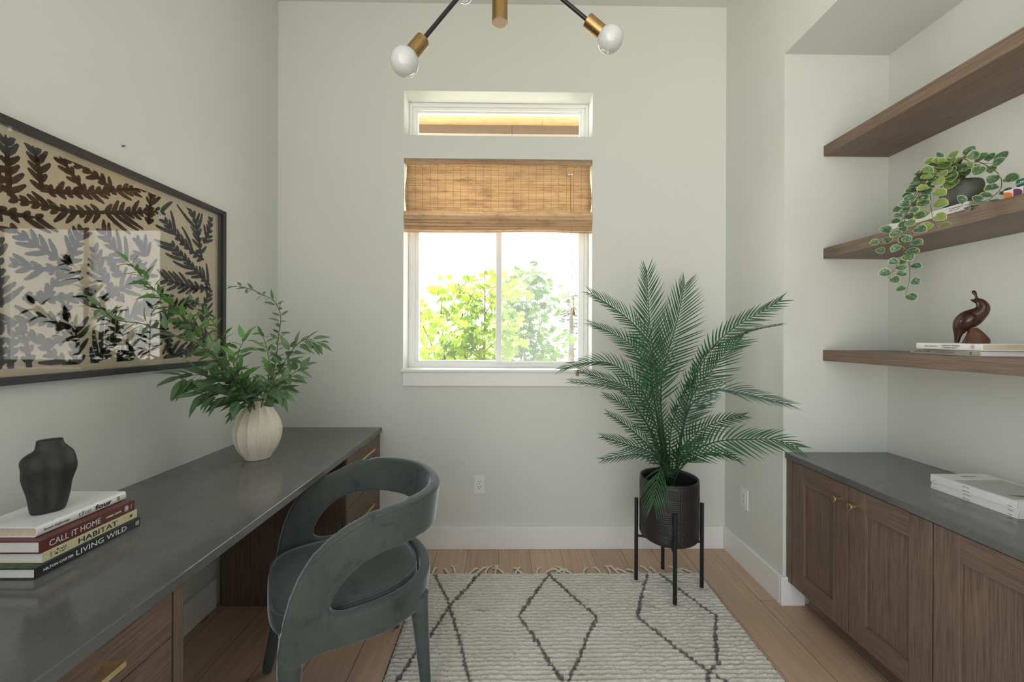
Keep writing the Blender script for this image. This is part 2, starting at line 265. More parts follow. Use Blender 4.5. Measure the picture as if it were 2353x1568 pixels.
# thin glass
def glass_mat(name, ior=1.5, tint=(1, 1, 1), rough=.0):
    m, nt, b = new_mat(name); nt.nodes.remove(b)
    t = N(nt, 'ShaderNodeBsdfTransparent'); t.inputs[0].default_value = rgb(tint)
    g = N(nt, 'ShaderNodeBsdfGlossy'); g.inputs['Roughness'].default_value = rough
    fr = N(nt, 'ShaderNodeFresnel')
    gm = N(nt, 'ShaderNodeNewGeometry'); mr = N(nt, 'ShaderNodeMapRange')      # same reflectance on the inner face of the pane
    mr.inputs['To Min'].default_value = ior; mr.inputs['To Max'].default_value = 1 / ior
    L(nt, gm.outputs['Backfacing'], mr.inputs[0]); L(nt, mr.outputs[0], fr.inputs['IOR'])
    mx = N(nt, 'ShaderNodeMixShader')
    L(nt, fr.outputs[0], mx.inputs[0]); L(nt, t.outputs[0], mx.inputs[1]); L(nt, g.outputs[0], mx.inputs[2])
    L(nt, mx.outputs[0], nt.nodes['Material Output'].inputs[0]); return m
M['glass'] = glass_mat('window_glass', 1.45)
M['art_glass'] = glass_mat('picture_glass', 1.41)
m, nt, b = new_mat('insect_screen'); nt.nodes.remove(b)
t = N(nt, 'ShaderNodeBsdfTransparent'); df = N(nt, 'ShaderNodeBsdfTranslucent'); df.inputs[0].default_value = (.42, .44, .45, 1)
d2 = N(nt, 'ShaderNodeBsdfDiffuse'); d2.inputs[0].default_value = (.5, .52, .53, 1)
ad = N(nt, 'ShaderNodeMixShader'); L(nt, df.outputs[0], ad.inputs[1]); L(nt, d2.outputs[0], ad.inputs[2])
mx = N(nt, 'ShaderNodeMixShader'); mx.inputs[0].default_value = .13
L(nt, t.outputs[0], mx.inputs[1]); L(nt, ad.outputs[0], mx.inputs[2]); L(nt, mx.outputs[0], nt.nodes['Material Output'].inputs[0])
M['screen'] = m

# opal bulb glass
m, nt, b = new_mat('opal_bulb_glass')
L(nt, ramp(nt, noise_tex(nt, coords(nt), 8), [(.3, (.58, .59, .60)), (.7, (.62, .63, .64))]), b.inputs['Base Color'])
b.inputs['Roughness'].default_value = .12; b.inputs['Coat Weight'].default_value = .6; b.inputs['Coat Roughness'].default_value = .03
M['bulb'] = m

# handmade paper with brush strokes
M['art_paper'] = plain('handmade_paper', (.50, .43, .32), .9, var=.07, vscale=120, spec=.1)
M['art_ink'] = plain('black_brush_ink', (.017, .015, .013), .8, var=.2, vscale=60, spec=.2)
# jungle dust jacket on the lowest book
m, nt, b = new_mat('leafy_jacket'); f = noise_tex(nt, coords(nt, (30, 30, 60)), 1.0, 3, .6, 1.5)
L(nt, ramp(nt, f, [(.35, (.012, .018, .016)), (.5, (.02, .09, .045)), (.62, (.06, .045, .04)), (.75, (.25, .45, .08))]), b.inputs['Base Color'])
b.inputs['Roughness'].default_value = .35; M['leafy'] = m

# ------------------------------------------------------------------ geometry helpers
def wmat(o):
    if o.parent is None: return o.matrix_basis.copy()
    return wmat(o.parent) @ o.matrix_parent_inverse @ o.matrix_basis
def link(name, me, mat=None, parent=None, smooth=False, bev=0, seg=2, loc=None):
    if mat is not None and not me.materials: me.materials.append(mat)
    o = bpy.data.objects.new(name, me); COL.objects.link(o)
    if parent is not None:
        o.parent = parent; o.matrix_parent_inverse = wmat(parent).inverted()
    if loc is not None: o.location = loc
    if smooth:
        for p in me.polygons: p.use_smooth = True
    if bev:
        md = o.modifiers.new('bevel', 'BEVEL'); md.width = bev; md.segments = seg; md.limit_method = 'ANGLE'
        md.angle_limit = math.radians(40)
    return o
def thing(name, label, cat, loc=(0, 0, 0), group=None, rotz=0):
    o = bpy.data.objects.new(name, None); COL.objects.link(o); o.location = loc; o.rotation_euler = (0, 0, rotz)
    o.empty_display_size = .05
    tag(o, label, cat, group); return o
def tag(o, label, cat, group=None, kind=None):
    o['label'] = label; o['category'] = cat
    if group: o['group'] = group
    if kind: o['kind'] = kind
    return o
def struct(o, label, cat):
    return tag(o, label, cat, None, 'structure')

class MB:
    def __init__(s): s.v = []; s.f = []
    def box(s, x0, x1, y0, y1, z0, z1):
        b = len(s.v)
        s.v += [(x0, y0, z0), (x1, y0, z0), (x1, y1, z0), (x0, y1, z0), (x0, y0, z1), (x1, y0, z1), (x1, y1, z1), (x0, y1, z1)]
        s.f += [tuple(b + i for i in q) for q in ((0, 3, 2, 1), (4, 5, 6, 7), (0, 1, 5, 4), (1, 2, 6, 5), (2, 3, 7, 6), (3, 0, 4, 7))]
        return s
    def grid(s, rows, close_u=False, close_v=False):
        # rows: list of equal-length point lists
        b = len(s.v); n = len(rows); k = len(rows[0])
        for r in rows: s.v += [tuple(p) for p in r]
        for i in range(n if close_v else n - 1):
            for j in range(k if close_u else k - 1):
                i2 = (i + 1) % n; j2 = (j + 1) % k
                s.f.append((b + i * k + j, b + i * k + j2, b + i2 * k + j2, b + i2 * k + j))
        return s
    def fan(s, ring, flip=False):
        b = len(s.v); s.v += [tuple(p) for p in ring]
        idx = list(range(b, b + len(ring)))
        s.f.append(tuple(idx[::-1] if flip else idx)); return s
    def lathe(s, prof, cx=0, cy=0, n=32, cap0=True, cap1=True):
        rows = [[(cx + r * math.cos(2 * PI * j / n), cy + r * math.sin(2 * PI * j / n), z) for j in range(n)] for r, z in prof]
        s.grid(rows, close_u=True)
        if cap0: s.fan(rows[0], True)
        if cap1: s.fan(rows[-1])
        return s
    def tube(s, pts, rad, n=8, cap=True, flat=None):
        P = [Vector(p) for p in pts]; rows = []
        if not isinstance(rad, (list, tuple)): rad = [rad] * len(P)
        ref = None
        for i, p in enumerate(P):
            t = (P[min(i + 1, len(P) - 1)] - P[max(i - 1, 0)]).normalized()
            if ref is None:
                ref = Vector((0, 0, 1)) if abs(t.z) < .9 else Vector((1, 0, 0))
            a = (ref - t * ref.dot(t))
            a.normalize(); bb = t.cross(a); ref = a
            rows.append([p + (a * math.cos(2 * PI * j / n) + bb * math.sin(2 * PI * j / n) * (flat or 1)) * rad[i] for j in range(n)])
        s.grid(rows, close_u=True)
        if cap: s.fan(rows[0], True); s.fan(rows[-1])
        return s
    def mesh(s, name):
        me = bpy.data.meshes.new(name); me.from_pydata(s.v, [], s.f); me.update()
        return me
    def build(s, name, mat, parent=None, smooth=False, bev=0, seg=2, loc=None, fix=True):
        me = s.mesh(name)
        if fix:
            bm = bmesh.new(); bm.from_mesh(me); bmesh.ops.recalc_face_normals(bm, faces=bm.faces); bm.to_mesh(me); bm.free()
        return link(name, me, mat, parent, smooth, bev, seg, loc)
def box(name, mat, x0, x1, y0, y1, z0, z1, parent=None, bev=.0015, seg=2):
    return MB().box(min(x0, x1), max(x0, x1), min(y0, y1), max(y0, y1), min(z0, z1), max(z0, z1)).build(name, mat, parent, bev=bev, seg=seg)
def auto_smooth(o, ang=35):
    me = o.data
    for p in me.polygons: p.use_smooth = True
    bm = bmesh.new(); bm.from_mesh(me)
    for e in bm.edges:
        if len(e.link_faces) == 2 and e.calc_face_angle(0) > math.radians(ang): e.smooth = False
    bm.to_mesh(me); bm.free(); return o
def cr(pts, n):
    # Catmull-Rom through pts -> n+1 samples at even spacing
    P = [Vector(p) for p in pts]; P = [P[0] * 2 - P[1]] + P + [P[-1] * 2 - P[-2]]
    dense = []
    for i in range(1, len(P) - 2):
        for k in range(16):
            t = k / 16; a, b, c, d = P[i - 1], P[i], P[i + 1], P[i + 2]
            dense.append(.5 * ((2 * b) + (c - a) * t + (2 * a - 5 * b + 4 * c - d) * t * t + (3 * b - a - 3 * c + d) * t ** 3))
    dense.append(P[-2])
    ln = [0]
    for i in range(1, len(dense)): ln.append(ln[-1] + (dense[i] - dense[i - 1]).length)
    out = []; j = 0
    for k in range(n + 1):
        s = ln[-1] * k / n
        while j < len(ln) - 2 and ln[j + 1] < s: j += 1
        w = (s - ln[j]) / max(1e-9, ln[j + 1] - ln[j]); out.append(dense[j].lerp(dense[j + 1], min(1, w)))
    return out
def interp(tab, x):
    if x <= tab[0][0]: return tab[0][1]
    for (a, b), (c, d) in zip(tab, tab[1:]):
        if x <= c: return b + (d - b) * (x - a) / (c - a)
    return tab[-1][1]
def baked(o):
    dg = bpy.context.evaluated_depsgraph_get(); dg.update()
    me = bpy.data.meshes.new_from_object(o.evaluated_get(dg)); return me
def text_mesh(name, body, size, origin, xa, ya, mat, parent, width=None, bold=0, shear=0, align='LEFT', height=None):
    cu = bpy.data.curves.new('txt', 'FONT'); cu.body = body; cu.size = size; cu.resolution_u = 3
    cu.offset = bold * .03; cu.shear = shear; cu.extrude = .0002 / 1
    o = bpy.data.objects.new('txt', cu); COL.objects.link(o); bpy.context.view_layer.update()
    me = baked(o); bpy.data.objects.remove(o)
    xs = [v.co.x for v in me.vertices]; ys = [v.co.y for v in me.vertices]
    x0, x1, y0, y1 = min(xs), max(xs), min(ys), max(ys)
    sx = width / (x1 - x0) if width else 1.0
    sy = height / (y1 - y0) if height else sx if width and not height else 1.0
    X = Vector(xa).normalized(); Y = Vector(ya).normalized(); Z = X.cross(Y); O = Vector(origin)
    for v in me.vertices:
        px = (v.co.x - x0) * sx; py = (v.co.y - y0) * sy
        if align == 'CENTER': px -= (x1 - x0) * sx / 2; py -= (y1 - y0) * sy / 2
        v.co = O + X * px + Y * py + Z * (v.co.z + .0003)
    me.materials.clear(); me.name = name
    return link(name, me, mat, parent)
# ------------------------------------------------------------------ room shell
T = .2
struct(box('floor', M['floor'], XL - T, XN + T, YR - T, D + T, -.06, 0, bev=0), 'oak plank floor of the office', 'floor')
struct(box('ceiling', M['ceiling'], XL - T, XN + T, YR - T, D + T, H, H + .1, bev=0), 'flat pale ceiling of the office', 'ceiling')
struct(box('wall_left', M['wall'], XL - T, XL, YR, D + T, 0, H, bev=0), 'pale wall behind the desk and picture', 'wall')
WL, WR = -.6507, .5344
W2B, W2T, W1B, W1T = 1.108, 2.4473, 2.5917, 2.8705
mb = MB()
mb.box(XL, WL, D, D + T, 0, H).box(WR, XN + T, D, D + T, 0, H).box(WL, WR, D, D + T, 0, W2B)
mb.box(WL, WR, D, D + T, W2T, W1B).box(WL, WR, D, D + T, W1T, H)
struct(mb.build('wall_back', M['wall']), 'pale wall holding the two windows', 'wall')
mb = MB()
mb.box(XR, XN + T, YN, D, 0, H)                       # stub between niche and back wall
mb.box(XN, XN + T, YN0, YN, 0, H)                     # niche back
mb.box(XR, XN, YN0, YN, HN, H)                        # over the niche
mb.box(XR, XN + T, YR, YN0, 0, H)                     # beyond the niche
struct(mb.build('wall_right', M['wall']), 'pale wall with the recessed shelf niche', 'wall')
struct(box('wall_rear', M['wall'], XL - T, XN + T, YR - T, YR, 3.15, H, bev=0), 'header over the wide opening behind the view', 'wall')
BH, BT = .1415, .016
struct(MB().box(-.775, XR - BT, D - BT, D, 0, BH).build('baseboard_back', M['trim'], bev=.003), 'white baseboard under the window wall', 'baseboard')
mb = MB(); mb.box(XR - BT, XR, YN, D, 0, BH).box(XR - BT, 1.4846, YN - BT, YN, 0, BH)
struct(mb.build('baseboard_right', M['trim'], bev=.003), 'white baseboard turning the niche corner', 'baseboard')
struct(MB().box(XL, XL + BT, .96, 1.97, 0, BH).build('baseboard_left', M['trim'], bev=.003), 'white baseboard in the desk kneehole', 'baseboard')

# windows
def ring(mb, x0, x1, z0, z1, w, y0, y1, wb=None):
    wb = w if wb is None else wb
    mb.box(x0, x0 + w, y0, y1, z0, z1).box(x1 - w, x1, y0, y1, z0, z1)
    mb.box(x0 + w, x1 - w, y0, y1, z1 - w, z1).box(x0 + w, x1 - w, y0, y1, z0, z0 + wb)
FY = 2.632
w1 = thing('window_1', 'narrow upper window showing timber eaves', 'window', (-.06, FY, W1B)); w1['kind'] = 'structure'
mb = MB(); ring(mb, WL, WR, W1B, W1T, .020, FY, 2.70); mb.build('window_frame', M['vinyl'], w1, bev=.002)
mb = MB(); ring(mb, WL + .020, WR - .020, W1B + .02, W1T - .020, .021, FY + .014, 2.69); mb.build('sash', M['vinyl'], w1, bev=.002)
mb = MB(); ring(mb, WL + .041, WR - .041, W1B + .041, W1T - .041, .012, FY + .028, 2.685); mb.build('glazing_bead', M['vinyl'], w1, bev=.002)
MB().box(WL + .05, WR - .05, 2.672, 2.675, W1B + .05, W1T - .05).build('pane', M['glass'], w1)

SZ = 1.1243
w2 = thing('window_2', 'sliding lower window with white vinyl frame and two panes', 'window', (-.06, FY, SZ)); w2['kind'] = 'structure'
mb = MB(); ring(mb, WL, WR, SZ, W2T, .024, FY, 2.70); mb.build('window_frame', M['vinyl'], w2, bev=.002)
mb = MB(); ring(mb, WL + .024, WR - .024, SZ + .024, W2T - .024, .014, FY + .010, 2.695, .010); mb.build('track', M['vinyl'], w2, bev=.0015)
mb = MB(); ring(mb, WL + .038, -.050, SZ + .034, W2T - .038, .025, FY + .022, 2.69, .012); mb.build('fixed_sash', M['vinyl'], w2, bev=.002)
mb = MB(); ring(mb, -.0737, WR - .026, SZ + .030, W2T - .038, .036, FY + .006, 2.655, .014)
sash = mb.build('sliding_sash', M['vinyl'], w2, bev=.002)
MB().box(-.588, -.062, 2.672, 2.675, SZ + .04, W2T - .05).build('pane', M['glass'], w2)
MB().box(-.045, .476, 2.640, 2.643, SZ + .04, W2T - .05).build('pane', M['glass'], w2)
mb = MB(); mb.box(.484, .491, FY - .006, FY + .008, 1.765, 1.835)
mb.build('pull', M['vinyl'], sash, bev=.0025)
mb = MB(); mb.box(-.082, -.070, FY - .008, FY + .006, 1.235, 1.30).build('latch', M['vinyl'], sash, bev=.003)
MB().box(-.040, .482, 2.690, 2.691, SZ + .04, W2T - .05).build('insect_screen', M['screen'], w2)
mb = MB(); mb.box(-.661, .545, 2.470, 2.640, W2B, SZ)
t1 = mb.build('trim_1', M['trim'], bev=.003); struct(t1, 'white window stool board below the sliding window', 'window sill')
struct(MB().box(-.6485, .533, 2.486, D, 1.0207, W2B).build('trim_2', M['trim'], bev=.002), 'flat white apron board under the window stool', 'trim')

# outlets
def outlet(name, axis, cx, cz, label, base):
    o = thing(name, label, 'outlet', base)
    def P(u0, u1, d0, d1, z0, z1):
        if axis == 'y': return (cx + u0, cx + u1, D - d1, D - d0, cz + z0, cz + z1)
        return (XR - d1, XR - d0, cx - u1, cx - u0, cz + z0, cz + z1)
    MB().box(*P(-.0355, .0355, 0, .006, -.0585, .0585)).build('face_plate', M['plate'], o, bev=.0025)
    rc = MB().box(*P(-.0165, .0165, .006, .0078, -.0335, .0335)).build('receptacle', M['plate'], o, bev=.001)
    for dz in (.017, -.017):
        for du, w, h in ((-.0062, .0014, .0042), (.0062, .0012, .0034)):
            MB().box(*P(du - w, du + w, .0076, .0082, dz + .0045 - h, dz + .0045 + h)).build('slot', M['slot'], rc)
        MB().box(*P(-.0024, .0024, .0076, .0082, dz - .0095, dz - .0045)).build('slot', M['slot'], rc)
outlet('wall_outlet', 'y', -.17, .4004, 'white wall outlet on the back wall under the window', (-.17, D, .34))
outlet('wall_outlet', 'x', 2.291, .3977, 'white wall outlet on the narrow wall beside the niche, right of the palm', (XR, 2.291, .34))
o = MB().tube([(XL, 1.4994, 2.0356), (XL + .010, 1.4994, 2.037)], .0028, 8).build('nail', M['bolt'])
tag(o, 'tiny bare nail left in the wall above the picture', 'nail')

# ------------------------------------------------------------------ desk
DT = .76
o = box('desk_worktop', M['quartz'], XL + .001, -.779, -.35, D - .001, DT - .0285, DT, bev=.003, seg=3)
tag(o, 'long charcoal quartz worktop of the built-in desk along the left wall', 'desk top')
def bar_handle(parent, x, y0, y1, z):
    mb = MB(); w = .0055
    mb.box(x + .028, x + .039, y0, y1, z - w, z + w)
    mb.box(x, x + .029, y0, y0 + .011, z - w, z + w); mb.box(x, x + .029, y1 - .011, y1, z - w, z + w)
    return mb.build('handle', M['brass'], parent, bev=.0008)
def drawer_cabinet(label, ya, yb, panel_a, panel_b, zs, base):
    c = thing('drawer_cabinet', label, 'cabinet', base)
    fx = -.790
    mb = MB()
    mb.box(XL + .02, fx - .022, ya + .004, yb - .004, .10, DT - .030)
    mb.box(XL + .02, fx - .07, ya + .004, yb - .004, 0, .10)
    mb.build('carcass', M['wood_z'], c)
    mb = MB()
    return c, fx
# far cabinet (next to the back wall)
c1, fx = drawer_cabinet('dark stained drawer cabinet at the far end of the desk against the window wall', 1.986, D - .002, 0, 0, None, (-1.1, 2.25, 0))
MB().box(XL + .035, fx, 1.9748, 1.9865, .0, DT - .0295).build('side_panel', M['wood_z'], c1, bev=.001)
MB().box(fx - .02, fx - .002, 2.449, D - .002, .10, DT - .0295).build('filler_strip', M['wood_z'], c1, bev=.001)
for z0, z1 in ((.617, .728), (.469, .614), (.285, .466), (.105, .282)):
    d = MB().box(fx - .02, fx, 1.990, 2.4455, z0, z1).build('drawer_front', M['wood_y'], c1, bev=.0012)
    zz = (z0 + z1) / 2 + (.018 if z1 < .6 and z0 > .28 else .012)
    if z0 == .469: zz = .400 + .075
    bar_handle(d, fx, 2.06, 2.285, {.617: .684, .469: .54, .285: .372, .105: .21}[z0])
# near cabinet
c2, fx = drawer_cabinet('dark stained drawer cabinet under the near end of the desk below the book stack', .425, .955, 0, 0, None, (-1.1, .69, 0))
MB().box(XL + .02, fx, .9585, .9857, .0, DT - .0295).build('side_panel', M['wood_z'], c2, bev=.001)
MB().box(XL + .02, fx, .395, .4225, .0, DT - .0295).build('side_panel', M['wood_z'], c2, bev=.001)
for z0, z1 in ((.6215, .728), (.36, .6185), (.105, .357)):
    d = MB().box(fx - .02, fx, .427, .9525, z0, z1).build('drawer_front', M['wood_y'], c2, bev=.0012)
    bar_handle(d, fx, .575, .798, {.6215: .683, .36: .52, .105: .26}[z0])

# ------------------------------------------------------------------ niche cabinets, counter and shelves
o = box('niche_worktop', M['quartz'], 1.3889, XN - .001, YN0 + .002, YN - .001, DT - .0285, DT, bev=.003, seg=3)
tag(o, 'charcoal quartz worktop in the niche on the right', 'countertop')
FX = 1.398
def knob(parent, y, z):
    mb = MB(); rows = []
    for d, r in ((0, .0045), (.012, .0045), (.013, .0105), (.014, .0118), (.031, .0122), (.032, .0112), (.0315, .0095), (.0315, .0001)):
        rows.append([(FX - d, y + r * math.cos(2 * PI * j / 28), z + r * math.sin(2 * PI * j / 28)) for j in range(28)])
    mb.grid(rows, close_u=True)
    return auto_smooth(mb.build('knob', M['brass'], parent), 40)
def shaker_door(parent, ya, yb, z0, z1, kside):
    d = MB()
    s, r = .076, .086; t = .020
    dd = MB().box(FX + .010, FX + .019, ya + s - .004, yb - s + .004, z0 + r - .004, z1 - r + .004).build('door', M['wood_z'], parent)
    for a_, b_ in ((ya, ya + s), (yb - s, yb)): MB().box(FX, FX + t, a_, b_, z0, z1).build('stile', M['wood_z'], dd, bev=.0015)
    for za, zb in ((z1 - r, z1), (z0, z0 + r)): MB().box(FX, FX + t, ya + s, yb - s, za, zb).build('rail', M['wood_y'], dd, bev=.0015)
    knob(dd, ya + .036 if kside < 0 else yb - .036, .659)
labels = ['dark stained two door niche cabinet with brass knobs, nearest the window wall',
          'dark stained two door niche cabinet cut off by the right edge of the view',
          'dark stained two door niche cabinet nearest the doorway end']
for k in range(3):
    ya, yb = 1.932 - .644 * (k + 1), 1.932 - .644 * k
    c = thing('niche_cabinet', labels[k], 'cabinet', (1.66, (ya + yb) / 2, 0), 'niche base cabinets')
    mb = MB(); mb.box(FX + .022, XN - .004, ya + .001, yb - .001, .12, DT - .030); mb.build('carcass', M['wood_z'], c)
    MB().box(1.4846, XN - .004, ya + .001, yb - .001, 0, .12).build('toe_kick', M['wood_y'], c)
    ym = (ya + yb) / 2
    shaker_door(c, ym + .002, yb - .002, .122, .7265, -1)
    shaker_door(c, ya + .002, ym - .002, .122, .7265, 1)
    if k == 0: MB().box(FX, XN - .004, 1.9345, YN - .002, .122, DT - .030).build('filler_strip', M['wood_z'], c, bev=.001)
for nm, z0, z1, lab in (('floating_shelf', 2.239, 2.2908, 'highest of the three thick wooden floating shelves in the niche, empty'),
                        ('floating_shelf', 1.7262, 1.7787, 'middle thick wooden floating shelf carrying the trailing plant'),
                        ('floating_shelf', 1.2175, 1.2707, 'lowest thick wooden floating shelf carrying the carved bird')):
    o = box(nm, M['wood_shelf'], 1.580, XN - .001, YN0 + .002, YN - .001, z0, z1, bev=.0015)
    tag(o, lab, 'shelf', 'floating shelves in the niche')

# ------------------------------------------------------------------ picture
px = XL + .002
art = thing('framed_art', 'wide black framed picture of black brush painted palm leaves on the left wall', 'picture', (XL, 1.25, 1.19))
AY0, AY1, AZ0, AZ1 = .50, 2.000, 1.190, 1.9455
fw, fd = .022, .034
mb = MB()
mb.box(px, px + fd, AY0, AY0 + fw, AZ0, AZ1).box(px, px + fd, AY1 - fw, AY1, AZ0, AZ1)
mb.box(px, px + fd, AY0 + fw, AY1 - fw, AZ0, AZ0 + fw).box(px, px + fd, AY0 + fw, AY1 - fw, AZ1 - fw, AZ1)
mb.build('frame', M['frame_black'], art, bev=.001)
MB().box(px, px + .006, AY0 + .01, AY1 - .01, AZ0 + .01, AZ1 - .01).build('paper', M['art_paper'], art)
MB().box(px + .026, px + .028, AY0 + .015, AY1 - .015, AZ0 + .015, AZ1 - .015).build('glass', M['art_glass'], art)
mb = MB(); ar = random.Random(3)
def clampY(y): return max(AY0 + .045, min(AY1 - .055, y))
def clampZ(z): return max(AZ0 + .045, min(AZ1 - .045, z))
def stroke(pts, w0, w1, lift):
    # a flat brush stroke in the (y,z) plane with rough edges
    n = len(pts); a = []; b_ = []
    for i, p in enumerate(pts):
        q0 = pts[max(0, i - 1)]; q1 = pts[min(n - 1, i + 1)]
        ty, tz = q1[0] - q0[0], q1[1] - q0[1]; l = math.hypot(ty, tz) or 1; ty /= l; tz /= l
        t = i / (n - 1); w = (w0 + (w1 - w0) * t) * (.62 + .38 * math.sin(PI * min(1, .12 + t * .95)))
        if i == 0: w *= .8
        if i == n - 1: w *= .6
        wa = w * ar.uniform(.88, 1.12); wb = w * ar.uniform(.88, 1.12)
        a.append((px + lift, clampY(p[0] - tz * wa), clampZ(p[1] + ty * wa))); b_.append((px + lift, clampY(p[0] + tz * wb), clampZ(p[1] - ty * wb)))
    mb.grid([a, b_])
GAP = .0188
hashg = {}
def put(y, z, who): hashg.setdefault((int(y / .02), int(z / .02)), []).append((y, z, who))
def near(y, z, who, rib):
    cy_, cz_ = int(y / .02), int(z / .02)
    for i in (-1, 0, 1):
        for j in (-1, 0, 1):
            for (a, b_, w) in hashg.get((cy_ + i, cz_ + j), ()):
                if w == who or w == rib: continue
                g_ = .0138 if w[1] == who[1] else GAP
                if (a - y) ** 2 + (b_ - z) ** 2 < g_ * g_: return True
    return False
buds = []
def leaf_rib(sp, ll, k):
    P = cr([(0, y, z) for y, z in sp], 14); P = [(p[1], p[2]) for p in P]
    stroke(P, .0088, .0058, .0066 + .00002 * k); rib = ('rib', k)
    for a, b_ in zip(P, P[1:]):
        for q in range(3): put(a[0] + (b_[0] - a[0]) * q / 3, a[1] + (b_[1] - a[1]) * q / 3, rib)
    tot = sum(math.hypot(P[i + 1][0] - P[i][0], P[i + 1][1] - P[i][1]) for i in range(len(P) - 1))
    cnt = max(3, int(tot / .0275))
    for i in range(cnt + 1):
        t = .06 + .92 * i / cnt; f = t * (len(P) - 1); j = min(len(P) - 2, int(f)); w = f - j
        y = P[j][0] + (P[j + 1][0] - P[j][0]) * w; z = P[j][1] + (P[j + 1][1] - P[j][1]) * w
        ang = math.atan2(P[j + 1][1] - P[j][1], P[j + 1][0] - P[j][0])
        for sd in (-1, 1):
            sp0 = math.radians(ar.uniform(46, 60)) * (1 - .35 * t)
            buds.append(dict(p=[(y, z)], a=ang + sd * sp0, sd=sd, id=('leaf', k, i, sd), rib=rib, k=k, max=int((ll * 1.9 * (1 - .25 * t)) / .006), go=True, c=math.radians(ar.uniform(.6, 1.7))))
for k, (sp, ll) in enumerate(ART): leaf_rib(sp, ll, k)
# the part of the sheet past the left edge of the view carries the same kind of leaves
for k in range(9):
    y0 = .60 + (k % 3) * .17 + ar.uniform(-.02, .02); z0 = 1.28 + (k // 3) * .23
    a = ar.uniform(0, 2 * PI); leaf_rib([(y0, z0), (y0 + .06 * math.cos(a), z0 + .06 * math.sin(a)), (y0 + .15 * math.cos(a + .2), z0 + .15 * math.sin(a + .2))], .08, 50 + k)
def grow():                                              # every brush stroke runs on until it meets its neighbour
    while any(b_['go'] for b_ in buds):
        for b_ in buds:
            if not b_['go']: continue
            n = len(b_['p']); y, z = b_['p'][-1]
            if n > 2: b_['a'] -= b_['sd'] * b_['c']
            y += math.cos(b_['a']) * .006; z += math.sin(b_['a']) * .006
            out = not (AY0 + .045 < y < AY1 - .052 and AZ0 + .042 < z < AZ1 - .040)
            if out or n > b_['max'] or (n > 4 and near(y, z, b_['id'], b_['rib'])): b_['go'] = False; continue
            b_['p'].append((y, z)); put(y, z, b_['id'])
grow()
k = 70
for tries in range(1500):                                # sprigs in whatever bare patches are left
    y, z = ar.uniform(AY0 + .07, AY1 - .08), ar.uniform(AZ0 + .07, AZ1 - .07)
    if any((p[0] - y) ** 2 + (p[1] - z) ** 2 < .026 ** 2 for i in range(-2, 3) for j in range(-2, 3) for p in hashg.get((int(y / .02) + i, int(z / .02) + j), ())): continue
    a = ar.uniform(0, 2 * PI); leaf_rib([(y - .030 * math.cos(a), z - .030 * math.sin(a)), (y, z), (y + .035 * math.cos(a + .15), z + .035 * math.sin(a + .15))], .055, k); k += 1; grow()
for b_ in buds:
    if len(b_['p']) >= 4: stroke(b_['p'], .0090, .0074, .0066 + .00002 * b_['k'])
o = mb.build('leaf_painting', M['art_ink'], art, fix=False); 

# ------------------------------------------------------------------ woven shade in the lower window
sh = thing('bamboo_shade', 'woven bamboo roman shade half raised in the lower window', 'window shade', (-.06, 2.51, W2T))
bx0, bx1 = -.641, .526
rows = []
zt, zf = W2T - .004, 2.112
for i in range(41):
    z = zt + (zf - zt) * i / 40
    wv = .004 * math.sin(i * .55) + .002 * math.sin(i * 1.3)
    x0 = bx0 + .006 * math.sin(i * .16 + .6) + .001 * math.sin(i * 2.1); x1 = bx1 - .007 * math.sin(i * .15 + .4) - .001 * math.sin(i * 1.7)
    rows.append([(x0 + (x1 - x0) * j / 24, 2.520 + wv * .6 + .0012 * math.sin(j * 2.2), z) for j in range(25)])
o = MB().grid(rows).build('shade_panel', M['bamboo'], sh, smooth=True)
md = o.modifiers.new('thick', 'SOLIDIFY'); md.thickness = .0025
MB().box(bx0 - .004, bx1 + .004, 2.515, 2.560, W2T - .030, W2T - .001).build('headrail', M['bamboo'], sh, bev=.003)
# folds piled up at the bottom: each fold a loop of the same cloth
mb = MB()
for k in range(5):
    ztop = 2.118 - .020 * k; zb = 2.060 - .0175 * k; yf = 2.510 - .0062 * (4 - k)
    prof = [(2.522, ztop + .002), (yf + .006, ztop - .006), (yf, (ztop + zb) / 2), (yf + .003, zb), (yf + .010, zb - .004), (yf + .020, zb + .003), (2.535, zb + .02)]
    prof = [(p.y, p.z) for p in cr([(0, a, b) for a, b in prof], 14)]
    rr = []
    for j in range(33):
        t = j / 32; x = (bx0 - .006) + (bx1 - bx0 + .012) * t
        sag = (.010 * max(0, math.sin(PI * (t - .45) / .5)) if t > .45 else 0) * (k / 4.0) - .003 * math.sin(PI * t)
        rr.append([(x, y, z + sag * (1 if k > 1 else .2) + .0012 * math.sin(9 * t + k)) for y, z in prof])
    mb.grid(rr)
o = mb.build('folds', M['bamboo'], sh, smooth=True)
mb = MB()
for k in range(25):
    x = bx0 + .012 + (bx1 - bx0 - .024) * k / 24
    mb.box(x - .0006, x + .0006, 2.5118, 2.5136, 2.115, W2T - .03)
mb.build('stitching', M['thread'], sh)
mb = MB(); mb.box(.380, .395, 2.506, 2.516, 2.350, 2.361).box(.398, .413, 2.506, 2.516, 2.350, 2.361)
mb.build('cord_lock', M['plate'], sh, bev=.002)
cd = MB().tube(cr([(.395, 2.512, 2.352), (.396, 2.505, 2.2), (.3964, 2.490, 2.06), (.399, 2.486, 1.95), (.4147, 2.480, 1.50)], 24), .0016, 6).build('pull_cord', M['cord'], sh, smooth=True)
cd2 = MB().tube(cr([(.400, 2.512, 2.352), (.3995, 2.502, 2.06), (.405, 2.484, 1.8), (.418, 2.475, 1.45), (.437, 2.460, 1.125)], 24), .0010, 6).build('pull_cord', M['cord'], sh, smooth=True)
